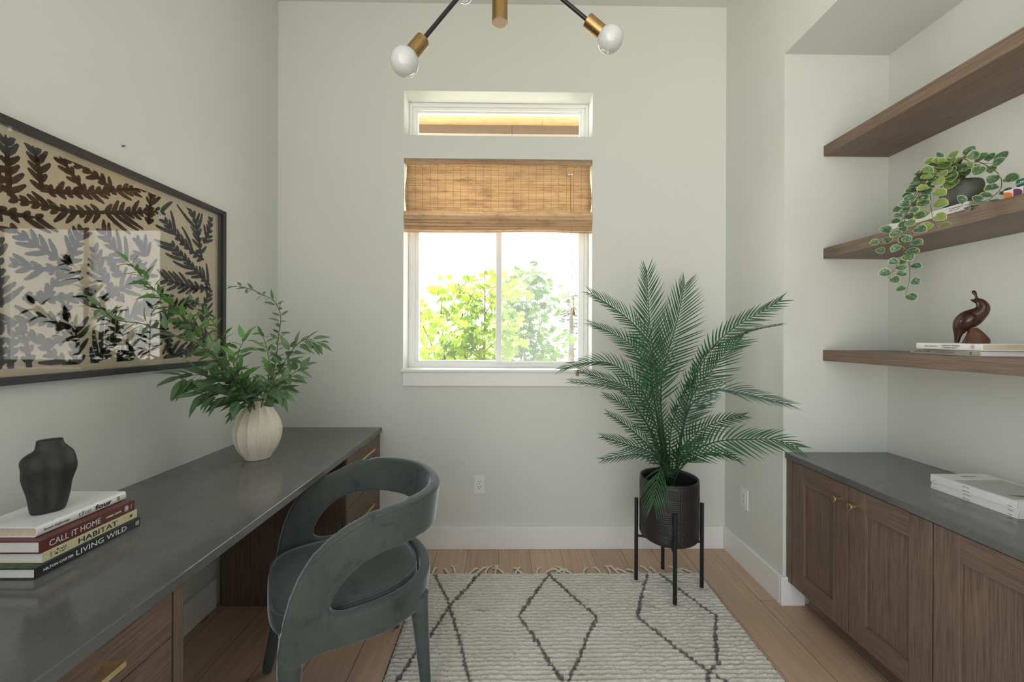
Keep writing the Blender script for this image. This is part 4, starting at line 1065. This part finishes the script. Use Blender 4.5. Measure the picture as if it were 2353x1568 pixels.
# seat cushion
def rr_plan(k, n=72):
    pts = []
    for i in range(n):
        f = 2 * PI * i / n; ca, sa = math.cos(f), math.sin(f)
        # rounded back half, squarer front half
        e = .80 if ca < 0 else .42
        a = math.copysign(abs(ca) ** e, ca) * (.246 if ca < 0 else .262); s = math.copysign(abs(sa) ** (.80 if ca < 0 else .50), sa) * .243
        pts.append((a * k + .004 * (1 - k), s * k))
    return pts
lay = [(.93, .400), (.975, .405), (.995, .420), (1.0, .438), (.992, .456), (.965, .470), (.92, .478), (.80, .484), (.55, .488), (.25, .489), (.02, .489)]
rows = [[CP(a, s, z + .008 * (1 if a > .1 else 0) * 0) for a, s in rr_plan(k)] for k, z in lay]
mb = MB().grid(rows, close_u=True); mb.fan(rows[0], True); mb.fan(rows[-1])
seat = mb.build('seat_cushion', M['velvet'], ch, smooth=True); s_ = seat.modifiers.new('s', 'SUBSURF'); s_.levels = 1; s_.render_levels = 1
pip = [CP(a, s, .470) for a, s in rr_plan(.972)]; pip.append(pip[0])
MB().tube(pip, .0032, 6, cap=False).build('piping', M['velvet'], seat, smooth=True)
# legs
def chair_leg(a0, s0, z0, a1, s1, z1, r0, r1, flat=1.0):
    pts = []; rad = []
    for i in range(9):
        t = i / 8; p = CP(a0 + (a1 - a0) * t, s0 + (s1 - s0) * t, z0 + (z1 - z0) * t); pts.append(p)
        rad.append((r0 + (r1 - r0) * t ** .8) * (1 if i < 8 else .82))
    pts.insert(8, pts[7].lerp(pts[8], .9)); rad.insert(8, r1)
    o = MB().tube(pts, rad, 20).build('leg', M['velvet'], ch, smooth=True)
chair_leg(.205, .249, .285, .206, .244, .0006, .0305, .021)
chair_leg(.205, -.249, .285, .262, -.243, .0006, .0305, .021)
for sg in (-1, 1):
    for z in (.290, .286): MB().tube([CP(.2045 + .0322 * math.cos(2 * PI * k / 24), sg * .249 + .0322 * math.sin(2 * PI * k / 24), z) for k in range(25)], .0008, 5, cap=False).build('seam', M['seam'], ch, smooth=True)
chair_leg(-.205, .205, .400, -.232, .224, RUGZ + .001, .036, .017)
chair_leg(-.205, -.205, .400, -.243, -.225, .0006, .036, .017)
# seam lines: along the outer rim of the strap, across the back, and where the legs join
def surf(l, z, off):
    a, s, na, ns = plan_at(l); fl = .034 * max(0, (z - .42) / .37) ** 1.2 - .012 * max(0, (.42 - z) / .1); back = max(0, -a / AB)
    p_ = CP(a + na * (fl * (.3 + 1.0 * back) + off), s + ns * (fl * (.55 + .45 * back) + off), z)
    if p_.x < -.58: p_.z = min(p_.z, .700 + max(0, p_.x + .775) * .40)
    return p_
pts = []
for i in range(int(NU * .06), int(NU * .94), 4):
    l = LT * i / NU; a = plan_at(l)[0]; pts.append(surf(l, interp(TOP, a) - .014, .0192))
MB().tube(pts, .0011, 5).build('seam', M['seam'], ch, smooth=True)

for off in (-.0208, .0208):
    l = LT * .455; a = plan_at(l)[0]; zt_, zb_ = interp(TOP, a), interp(HT, a)
    MB().tube([surf(l, zb_ + .012 + (zt_ - zb_ - .026) * k / 10, off) for k in range(11)], .0010, 5).build('seam', M['seam'], ch, smooth=True)

# ------------------------------------------------------------------ things on the shelves and niche worktop
G2 = 'books under the carved bird'
S3 = 1.2710; th1 = -.197
b, c = book('book', 'thin stone grey book with dark capitals lying on the lowest shelf', 1.629, 1.849, 1.305, 1.601, S3, S3 + .0195, M['grey_cover'], M['paper'], G2)
def st(body, x, y, z, h, mat, par, w, bold=0.0, ya=(0, 0, 1), xa=(0, -1, 0)):
    return text_mesh('lettering', body, .02, (x, y, z), xa, ya, mat, par, width=w, height=h, bold=bold)
st('JOHN YEON', 1.629, 1.577, S3 + .0062, .0068, M['ink_grey'], c, .074, .002)
st('LANDSCAPE', 1.629, 1.478, S3 + .0062, .0068, M['ink_grey'], c, .078, .002)
mb = MB()
for k in range(4): mb.box(1.6284, 1.629, 1.334 + .0, 1.341, S3 + .0045 + .0028 * k, S3 + .0062 + .0028 * k)
mb.build('publisher_mark', plain('navy_ink', (.04, .05, .14), .5), c)
b.rotation_euler.z = th1
z0 = S3 + .0199
b, c = book('book', 'white hardback with two line title under the carved bird', 1.610, 1.770, 1.3145, 1.5505, z0, z0 + .0237, M['white_cover'], M['paper_tan'], G2, rnd_spine=.003)
st('WILL GUIDARA', 1.6098, 1.516, z0 + .0100, .0040, M['ink_grey'], c, .050, .0)
st('UNREASONABLE', 1.6098, 1.451, z0 + .0128, .0048, M['ink_grey'], c, .066, .0)
st('HOSPITALITY', 1.6098, 1.445, z0 + .0050, .0048, M['ink_grey'], c, .053, .0)
mb = MB()
for r_ in (.003, .0055, .008):
    for q in range(10):
        a = 2 * PI * q / 10 + r_ * 60
        mb.box(1.6092, 1.6098, 1.344 + r_ * math.cos(a) - .0006, 1.344 + r_ * math.cos(a) + .0006, z0 + .012 + r_ * math.sin(a) - .0006, z0 + .012 + r_ * math.sin(a) + .0006)
mb.build('publisher_mark', M['ink_grey'], c)
b.rotation_euler.z = -.085
# carved bird
BZ = z0 + .0243
bu = Vector((.645, -.763, 0)).normalized(); bd = Vector((.763, .645, 0)).normalized()
BO = Vector((1.688, 1.425, BZ))
kx, kz = .000172, .000238
def BP(x, z, d=0): return BO + bu * ((x - 1120) * kx) + bd * d + Vector((0, 0, (972 - z) * kz))
bird = thing('bird_carving', 'dark polished wooden carving of a crested quail perched on a rough stump', 'sculpture', tuple(BO))
spine = [(905, 968, 30), (915, 900, 38), (930, 820, 50), (960, 740, 80), (1010, 660, 108), (1090, 600, 134), (1180, 540, 146), (1245, 485, 138), (1268, 430, 114), (1252, 375, 92), (1218, 335, 76), (1182, 318, 60), (1160, 316, 24)]
P = cr([BP(x, z) for x, z, r in spine], 40)
Rr = [interp([(i / (len(spine) - 1), s[2]) for i, s in enumerate(spine)], k / 40) * kz * .92 for k in range(41)]
mb = MB().tube(P, Rr, 24)
mb.tube([BP(1185, 330), BP(1130, 318), BP(1092, 306)], [.0095, .0055, .0012], 10)
mb.tube([BP(1185, 300), BP(1170, 240), BP(1150, 200), BP(1130, 170)], [.0052, .0052, .0085, .0065], 10, flat=.6)
for dd in (-1, 1):                                       # folded wings
    w = cr([BP(1150, 560, dd * .020), BP(1060, 620, dd * .0235), BP(990, 690, dd * .018), (BP(935, 770, dd * .007))], 12)
    mb.tube(w, [.007 + .013 * math.sin(PI * (.25 + .72 * k / 12)) for k in range(13)], 14)
tmp = mb.build('bird_tmp', M['bird']); r = tmp.modifiers.new('rm', 'REMESH'); r.mode = 'VOXEL'; r.voxel_size = .0019
m2 = tmp.modifiers.new('sm', 'SMOOTH'); m2.iterations = 4
bm_ = baked(tmp); bpy.data.objects.remove(tmp); bm_.materials.clear()
bbody = link('bird_body', bm_, M['bird'], bird, smooth=True)
for dd in (-1, 1):
    for k in range(4):
        w = cr([BP(1010 + 22 * k, 640 + 14 * k, dd * .034), BP(965 + 14 * k, 690 + 14 * k, dd * .0275), BP(930 + 10 * k, 740 + 8 * k, dd * .017)], 8)
        MB().tube(w, .0010, 5).build('feather_groove', M['slot'], bbody, smooth=True)
mb = MB()
base = [(975, -.020), (1060, -.034), (1250, -.034), (1365, -.018), (1365, .018), (1240, .034), (1060, .030), (985, .016)]
top = [(1085, -.006), (1110, -.013), (1160, -.013), (1200, -.008), (1200, .008), (1150, .012), (1110, .012), (1090, .006)]
rows = []
rq = random.Random(4)
for t in (0, .05, .25, .5, .75, 1):
    row = []
    for (x0_, d0), (x1_, d1) in zip(base, top):
        bul = 1 + .10 * math.sin(PI * t); x = x0_ + (x1_ - x0_) * t; d = (d0 + (d1 - d0) * t) * bul
        z = 972 - (972 - 735) * t
        if x0_ > 1200: x = x0_ - (x0_ - x1_) * max(0, (t - .30) / .70)
        row.append(BP(x + rq.uniform(-6, 6), z, d + rq.uniform(-.001, .001)) if t > 0 else BP(x, z, d))
    rows.append(row)
mb.grid(rows, close_u=True); mb.fan(rows[0], True); mb.fan(rows[-1]); mb.build('stump', M['rock'], bird, bev=.0015)

# white paperbacks on the niche worktop
G3 = 'white paperbacks on the niche worktop'
labs = ['bottom white paperback of the stack on the niche worktop', 'white paperback second from the bottom of the niche worktop stack',
        'white paperback second from the top of the niche worktop stack', 'white paperback with a grey cover print, top of the niche worktop stack']
for k in range(4):
    z0 = DT + .0003 + .01335 * k; dx = (.0, .001, -.001, .0005)[k]; dy = (.0, -.0015, .001, .002)[k]
    b, c = book('paperback', labs[k], 1.622 + dx, 1.832, 1.243 + dy, 1.502 + dy, z0, z0 + .0131, M['white_cover'], M['paper'], G3, board=.0009, over=.0002)
    xs_ = 1.622 + dx
    if k < 3:
        st('KINFOLK', xs_, 1.395, z0 + .0045, .0036, M['ink_grey'], c, .022); st('Ouur', xs_, 1.268, z0 + .0045, .0048, M['ink_grey'], c, .012)
        MB().box(xs_ - .0003, xs_, 1.480, 1.494, z0 + .0056, z0 + .0066).build('small_print', M['ink_grey'], c)
    else:
        st('KINFOLK', xs_, 1.398, z0 + .0045, .0034, M['ink_grey'], c, .022)
        MB().box(1.634, 1.812, 1.262, 1.435, z0 + .0131, z0 + .0134).build('cover_print', M['grey_panel'], c)
        text_mesh('lettering', 'KINFOLK', .02, (1.705, 1.468, z0 + .0132), (1, 0, 0), (0, 1, 0), M['ink_grey'], c, width=.055, height=.009)
ls = thing('leafy_sprig', 'dark narrow leaf tips resting on the white paperbacks at the right edge', 'sprig', (1.70, 1.2, .815))
mb = MB(); blade(mb, Vector((1.74, 1.175, .836)), Vector((-.085, .120, -.018)), Vector((-.2, -.3, 1)), .150, .008, .2, .02)
blade(mb, Vector((1.745, 1.170, .838)), Vector((-.05, .12, -.012)), Vector((-.2, -.3, 1)), .125, .009, .2, .05)
blade(mb, Vector((1.745, 1.165, .838)), Vector((-.11, .07, -.012)), Vector((-.2, -.3, 1)), .11, .009, .2, .08)
mb.build('leaves', M['willow'], ls, smooth=True, fix=False)
MB().tube([(1.745, 1.17, .838), (1.78, 1.10, .822), (1.80, 1.03, .79), (1.81, 1.0, .7605)], .002, 6).build('stem', M['stem'], ls, smooth=True)

# middle shelf
S2 = 1.7790
b, c = book('book', 'thick white book lying under the grey plant pot on the middle shelf', 1.632, 1.862, 1.388, 1.715, S2, S2 + .0405, M['white_cover'], M['paper'], 'books on the middle shelf')
st('The Architecture of', 1.632, 1.452, S2 + .0285, .0050, M['ink'], c, .044); mb = MB()
for y_, w_ in ((1.452, .010), (1.440, .007), (1.431, .011)): mb.box(1.6316, 1.632, y_ - w_, y_, S2 + .0225, S2 + .0242)
mb.build('small_print', M['ink'], c)
b, c = book('book', 'white book with orange and purple half discs on its spine at the right edge', 1.6255, 1.83, 1.03, 1.285, S2, S2 + .0365, M['white_cover'], M['paper'], 'books on the middle shelf')
def half_disc(y, w, h, z, mat):
    pts = [(y - w * math.sin(PI * k / 20), z + h / 2 + h / 2 * math.cos(PI * k / 20)) for k in range(21)]
    MB().fan([(1.6251, a, b_) for a, b_ in pts]).build('half_disc', mat, c, fix=False)
half_disc(1.2840, .0225, .030, S2 + .001, M['orange']); half_disc(1.2595, .0225, .033, S2 + .001, M['purple']); half_disc(1.2345, .0245, .034, S2 + .001, M['orange']); half_disc(1.208, .0245, .034, S2 + .001, M['purple']); half_disc(1.182, .0245, .034, S2 + .001, M['orange'])
b, c = book('book', 'small dark green book lying on the white book with coloured half discs', 1.6225, 1.79, 1.05, 1.252, S2 + .0368, S2 + .0620, M['green_cover'], M['paper'], 'books on the middle shelf', rnd_spine=.008)
st('MA', 1.6223, 1.240, S2 + .046, .0062, M['ink_white'], c, .013, .006)
gp = thing('plant_pot', 'small rounded grey stoneware pot on the middle shelf', 'plant pot', (1.690, 1.462, S2 + .041))
auto_smooth(MB().lathe([(.034, S2 + .0409), (.042, S2 + .044), (.053, S2 + .062), (.0575, S2 + .090), (.0575, S2 + .118), (.054, S2 + .130), (.047, S2 + .135), (.042, S2 + .134), (.040, S2 + .120), (.040, S2 + .10)], 1.690, 1.462, 40).build('pot_wall', M['grey_pot'], gp), 60)
MB().lathe([(.0005, S2 + .113), (.041, S2 + .112)], 1.690, 1.462, 24, False, False).build('filling', M['soil'], gp)
vn = thing('trailing_vine', 'variegated trailing vine spilling from the grey pot over the shelf edge', 'trailing plant', (1.690, 1.462, S2 + .113))
vr = random.Random(5)
def round_leaf(V, F, RIM, TON, p, d, up, size, tone):
    d = d.normalized(); s_ = d.cross(up).normalized(); u = s_.cross(d).normalized(); n = 14
    b0 = len(V); V.append(tuple(p + d * size * .5 - u * size * .06)); RIM.append(0); TON.append(tone)
    for ri, (k, rim) in enumerate(((.50, 0), (.84, 0), (.92, 1), (1.0, 1))):
        for j in range(n):
            a = 2 * PI * j / n; x = -math.cos(a); y = math.sin(a)
            # heart-ish: notch at the stalk, soft point at the tip
            fx = size * (.5 + .5 * x * k + (.05 * k if abs(a - PI) < .25 else 0)) ; fy = size * .47 * y * k * (1 - .10 * x)
            if j == 0: fx += size * .09 * k
            V.append(tuple(p + d * fx + s_ * fy + u * (size * .10 * k * k * y * y - size * .12 * ((fx / size - .5) ** 2)))); RIM.append(rim); TON.append(tone)
    for j in range(n): F.append((b0, b0 + 1 + j, b0 + 1 + (j + 1) % n))
    for ri in range(3):
        for j in range(n):
            q = b0 + 1 + ri * n; F.append((q + j, q + n + j, q + n + (j + 1) % n, q + (j + 1) % n))
for k, (pts, cnt) in enumerate(TRAIL):
    P = cr([(1.690 + .012 * math.cos(k), 1.462 + .012 * math.sin(k), S2 + .112)] + list(pts), 60)
    P = [Vector((min(p.x, 1.574), p.y, p.z)) if 1.70 < p.z < S2 + .004 else p for p in P]
    st_ = MB().tube(P, [.0016 - .0009 * i / 60 for i in range(61)], 6).build('vine_stem', M['vine_stem'], vn, smooth=True)
    V, F, RI, TO = [], [], [], []
    nl = int(cnt * 1.5)
    for i in range(nl):
        t = .20 + .80 * i / (nl - 1); f = t * 59; j = min(58, int(f)); p = P[j].lerp(P[j + 1], f - j); T_ = (P[j + 1] - P[j]).normalized()
        sd = -1 if i % 2 else 1
        side = T_.cross(Vector((-.8, -.6, .1))).normalized() * sd
        d = side * vr.uniform(.6, 1) + T_ * vr.uniform(.1, .6) + Vector((-.25, -.2, -.35 * vr.random()))
        size = vr.uniform(.029, .041) * (1.12 if k in (1, 5, 6) else 1) * (1 - .28 * max(0, t - .6))
        up = Vector((-.75 + vr.uniform(-.35, .35), -.6 + vr.uniform(-.35, .35), .5 + vr.uniform(-.3, .4)))
        tone = vr.uniform(.65, 1) if k in (1, 6) else vr.uniform(.5, .9) if k == 5 and i < 5 else vr.uniform(0, .18)
        e = p + d.normalized() * .006
        if (e + d.normalized() * size).x > XN - .01: continue
        round_leaf(V, F, RI, TO, e, d, up, size, tone)
    if k in (1, 2, 3, 5, 6):
        for i in range(8 if k != 5 else 5):                        # bushier near the pot
            f = vr.uniform(.10, .45) * 59; j = int(f); p = P[j] + Vector((vr.uniform(-.015, .012), vr.uniform(-.02, .02), vr.uniform(-.01, .02)))
            d = Vector((vr.uniform(-1, .2), vr.uniform(-.9, .5), vr.uniform(-.5, .6)))
            round_leaf(V, F, RI, TO, p, d, Vector((-.6 + vr.uniform(-.4, .4), -.6, .6)), vr.uniform(.038, .050), vr.uniform(.55, 1) if k in (1, 6) else vr.uniform(0, .6))
    V = [(min(p[0], 1.5725), p[1], p[2]) if 1.70 < p[2] < S2 + .006 else p for p in V]      # hang clear of the shelf front
    me = bpy.data.meshes.new('leaves'); me.from_pydata(V, [], F); me.update()
    a1 = me.color_attributes.new('rim', 'FLOAT_COLOR', 'POINT'); a2 = me.color_attributes.new('tone', 'FLOAT_COLOR', 'POINT')
    for i in range(len(V)): a1.data[i].color = (RI[i],) * 3 + (1,); a2.data[i].color = (TO[i],) * 3 + (1,)
    link('leaves', me, M['vine'], st_, smooth=True)

# ------------------------------------------------------------------ outside the windows
o = MB()
for k, (ya, yb) in enumerate(((2.70, 2.842), (2.844, 2.984), (2.986, 3.126), (3.128, 3.262), (3.264, 3.404), (3.406, 3.548))):
    o.box(-2.4, .30 if k % 2 else 2.2, ya, yb, 3.19, 3.21)
    if k % 2: o.box(.302, 2.4, ya, yb, 3.19, 3.21)
so = o.build('timber_eaves', M['soffit'], bev=.002)
tag(so, 'orange cedar boards under the roof overhang outside the upper window', 'eaves', None, 'structure')
o = MB(); o.box(-2.4, .0355, 3.505, 3.525, 3.113, 3.33).box(.0385, 2.4, 3.505, 3.525, 3.113, 3.33).box(-2.4, 2.4, 3.5255, 3.545, 3.113, 3.33)
fa = o.build('roof_fascia', M['fascia']); tag(fa, 'brown fascia board along the roof edge outside the upper window', 'fascia', None, 'structure')
GZ = -.35
gr = box('ground', M['ground'], -7, 8, 2.75, 16, GZ - .1, GZ, bev=0); struct(gr, 'bright pale paving outside the windows', 'ground')
LOBES = [(0, 1.0), (.30, .50), (.62, .92), (.98, .50), (1.42, .74), (1.95, .42), (2.45, .46)]
def maple_leaf(V, F, p, d, up, size):
    d = d.normalized(); s_ = d.cross(up).normalized(); u = s_.cross(d).normalized()
    out = [(a, r) for a, r in LOBES] + [(PI, .10)] + [(-a, r) for a, r in LOBES[:0:-1]]
    b0 = len(V); V.append(tuple(p))
    for a, r in out:
        V.append(tuple(p + (d * math.cos(a) + s_ * math.sin(a)) * (r * size) - u * (size * .22 * r * r)))
    n = len(out)
    for j in range(n): F.append((b0, b0 + 1 + j, b0 + 1 + (j + 1) % n))
def tree(name, label, base, stems, env, cnt, mat, seed, x0, x1, depth, group):
    q = random.Random(seed); t = thing(name, label, 'tree', base, group)
    tips = []
    for pts in stems:
        P = cr(pts, 26); MB().tube(P, [.017 - .012 * i / 26 for i in range(27)], 7).build('trunk', M['bark'], t, smooth=True); tips.append(P)
    mbb = MB(); V, F = [], []
    while cnt > 0:
        P = q.choice(tips); i = q.randint(6, 25); c0 = P[i]
        e = Vector((max(x0, min(x1, c0.x + q.gauss(0, .22))), c0.y + q.uniform(-.28, .30), c0.z + q.uniform(.0, .42)))
        zt = interp(env, e.x)
        if e.z > zt: e.z = zt - q.uniform(0, .25)
        mid = c0.lerp(e, .5) + Vector((0, 0, .03)); mbb.tube([c0, mid, e], [.004, .003, .0018], 5, cap=False)
        for k in range(q.randint(5, 8)):
            p = e + Vector((q.gauss(0, .085), q.gauss(0, .085), q.gauss(-.01, .045)))
            if p.z > interp(env, p.x) + .03: continue
            d = Vector((q.gauss(0, .7), q.gauss(-.5, .6), -.55 + q.gauss(0, .3)))
            maple_leaf(V, F, p, d, Vector((q.gauss(0, .45), -.75 + q.gauss(0, .4), .8)), q.uniform(.055, .085)); cnt -= 1
    mbb.build('twigs', M['bark'], t, smooth=True)
    me = bpy.data.meshes.new('foliage'); me.from_pydata(V, [], F); me.update(); link('foliage', me, mat, t, smooth=True)
def sty(x0, x1, x2, y, zt): return [(x0, y, GZ), (x0 + (x1 - x0) * .4, y + .02, .55), (x1, y - .03, 1.15), (x2, y + .04, zt)]
tree('maple_tree', 'sunlit yellow green maple outside the left window pane', (-.52, 4.0, GZ),
     [sty(-.50, -.62, -.66, 3.95, 1.72), sty(-.55, -.42, -.50, 4.05, 1.88), sty(-.52, -.72, -.86, 4.0, 1.45), sty(-.30, -.22, -.22, 3.9, 1.98), sty(-.26, -.10, -.12, 4.15, 1.9), sty(-.34, -.32, -.42, 4.2, 1.75)],
     [(-1.0, 1.70), (-.85, 1.80), (-.70, 1.88), (-.56, 2.0), (-.45, 1.93), (-.30, 2.07), (-.15, 2.06), (0, 1.98)], 1350, M['maple'], 3, -.98, .04, .6, 'maples outside the window')
tree('maple_tree', 'cooler green maple outside the right window pane', (.25, 5.2, GZ),
     [sty(.12, .19, .28, 5.10, 2.12), sty(.14, .06, .03, 5.05, 2.06), sty(.22, .36, .55, 5.20, 1.95), sty(.18, .24, .40, 5.30, 2.08), sty(.10, -.02, -.06, 5.25, 1.9)],
     [(-.12, 2.15), (.05, 2.18), (.22, 2.25), (.40, 2.18), (.58, 2.17), (.72, 2.06), (.86, 1.99), (.92, 1.82)], 1500, M['maple_cool'], 8, -.09, .76, .6, 'maples outside the window')
pt = thing('pine_tree', 'pale distant pine seen low at the right of the window', 'tree', (1.93, 12, GZ))
MB().tube([(1.93, 12, GZ), (1.95, 12, 2.2)], [.13, .05], 10).build('trunk', M['bark'], pt, smooth=True)
V, F = [], []; q = random.Random(2)
for k in range(420):
    t = q.random(); z = .75 + 1.9 * t; r = .62 * (1 - t) * q.random() ** .5 + .05; a = q.uniform(0, 2 * PI); c0 = Vector((1.95 + r * math.cos(a), 12 + r * math.sin(a), z))
    d = Vector((math.cos(a), math.sin(a), -.2 + q.uniform(-.3, .3))); b0 = len(V); s_ = Vector((-math.sin(a), math.cos(a), q.uniform(-.5, .5)))
    V += [tuple(c0), tuple(c0 + d * .10 + s_ * .05), tuple(c0 + d * .22), tuple(c0 + d * .10 - s_ * .05)]; F.append((b0, b0 + 1, b0 + 2, b0 + 3))
me = bpy.data.meshes.new('foliage'); me.from_pydata(V, [], F); link('foliage', me, M['pine'], pt)

# ------------------------------------------------------------------ daylight
wd = bpy.data.worlds.new('daylight'); sc.world = wd; wd.use_nodes = True; nt = wd.node_tree; bg = nt.nodes['Background']
tc = N(nt, 'ShaderNodeTexCoord'); sx_ = N(nt, 'ShaderNodeSeparateXYZ'); L(nt, tc.outputs['Generated'], sx_.inputs[0])
mr = N(nt, 'ShaderNodeMapRange'); mr.inputs['From Min'].default_value = -.25; mr.inputs['From Max'].default_value = .35; L(nt, sx_.outputs['Z'], mr.inputs[0])
L(nt, ramp(nt, mr.outputs[0], [(0, (.93, .88, .77)), (.45, (.96, .95, .88)), (1, (.96, 1.0, 1.06))]), bg.inputs[0])
# the sky is brightest on the sun's side, beyond the windows
my = N(nt, 'ShaderNodeMapRange', interpolation_type='SMOOTHSTEP'); my.inputs['From Min'].default_value = -.45; my.inputs['From Max'].default_value = .55
my.inputs['To Min'].default_value = WORLD_BACK; my.inputs['To Max'].default_value = WORLD; L(nt, sx_.outputs['Y'], my.inputs[0])
mz = N(nt, 'ShaderNodeMapRange', interpolation_type='SMOOTHSTEP'); mz.inputs['From Min'].default_value = -.25; mz.inputs['From Max'].default_value = .25
mz.inputs['To Min'].default_value = LOW; mz.inputs['To Max'].default_value = .80; L(nt, sx_.outputs['Z'], mz.inputs[0])      # sunlit ground below the horizon
mx_ = N(nt, 'ShaderNodeMapRange', interpolation_type='SMOOTHSTEP'); mx_.inputs['From Min'].default_value = -.75; mx_.inputs['From Max'].default_value = .6
mx_.inputs['To Min'].default_value = SIDE; mx_.inputs['To Max'].default_value = .70; L(nt, sx_.outputs['X'], mx_.inputs[0])      # extra brightness added to the left sky to light the niche
L(nt, math_n(nt, 'MULTIPLY', math_n(nt, 'MULTIPLY', my.outputs[0], mz.outputs[0]), mx_.outputs[0]), bg.inputs['Strength'])
sun = bpy.data.lights.new('sun', 'SUN'); sun.energy = SUN; sun.angle = math.radians(2); sun.color = (1, .95, .86)
so_ = bpy.data.objects.new('sun', sun); COL.objects.link(so_)
so_.rotation_euler = Vector((.50, -.30, -1.0)).to_track_quat('-Z', 'Y').to_euler()
def portal(name, loc, rot, sxx, syy):
    l = bpy.data.lights.new(name, 'AREA'); l.shape = 'RECTANGLE'; l.size = sxx; l.size_y = syy; l.cycles.is_portal = True
    o = bpy.data.objects.new(name, l); COL.objects.link(o); o.location = loc; o.rotation_euler = rot
portal('portal_lower_window', (-.06, 2.71, 1.79), (-PI / 2, 0, 0), 1.2, 1.34)
portal('portal_upper_window', (-.06, 2.71, 2.73), (-PI / 2, 0, 0), 1.2, .30)
portal('portal_opening', ((XL + XN) / 2, YR - .01, 1.575), (PI / 2, 0, 0), XN - XL + .4, 3.15)

# ------------------------------------------------------------------ camera
cam = bpy.data.cameras.new('camera'); co = bpy.data.objects.new('camera', cam); COL.objects.link(co)
cam.sensor_width = 36; cam.lens = 915 / 2353 * 36; cam.shift_y = -11.8 / 2353; cam.clip_start = .05
yaw, pitch, roll = .0125, .0001, .004
F_ = Vector((math.sin(yaw) * math.cos(pitch), math.cos(yaw) * math.cos(pitch), math.sin(pitch)))
R_ = Vector((math.cos(yaw), -math.sin(yaw), 0)); U_ = R_.cross(F_)
R2 = R_ * math.cos(roll) + U_ * math.sin(roll); U2 = U_ * math.cos(roll) - R_ * math.sin(roll)
mt = Matrix((R2, U2, -F_)).transposed().to_4x4(); mt.translation = (0, 0, 1.335); co.matrix_world = mt
sc.camera = co
vs_ = sc.view_settings; vs_.view_transform = 'Standard'; vs_.look = 'None'; vs_.gamma = 1; vs_.use_curve_mapping = False; vs_.exposure = EXPOSURE
sc.display_settings.display_device = 'sRGB'
sc.cycles.use_denoising = True; sc.cycles.max_bounces = 14; sc.cycles.diffuse_bounces = 8; sc.cycles.glossy_bounces = 6; sc.cycles.transmission_bounces = 6; sc.cycles.transparent_max_bounces = 16
sc.cycles.sample_clamp_indirect = 8
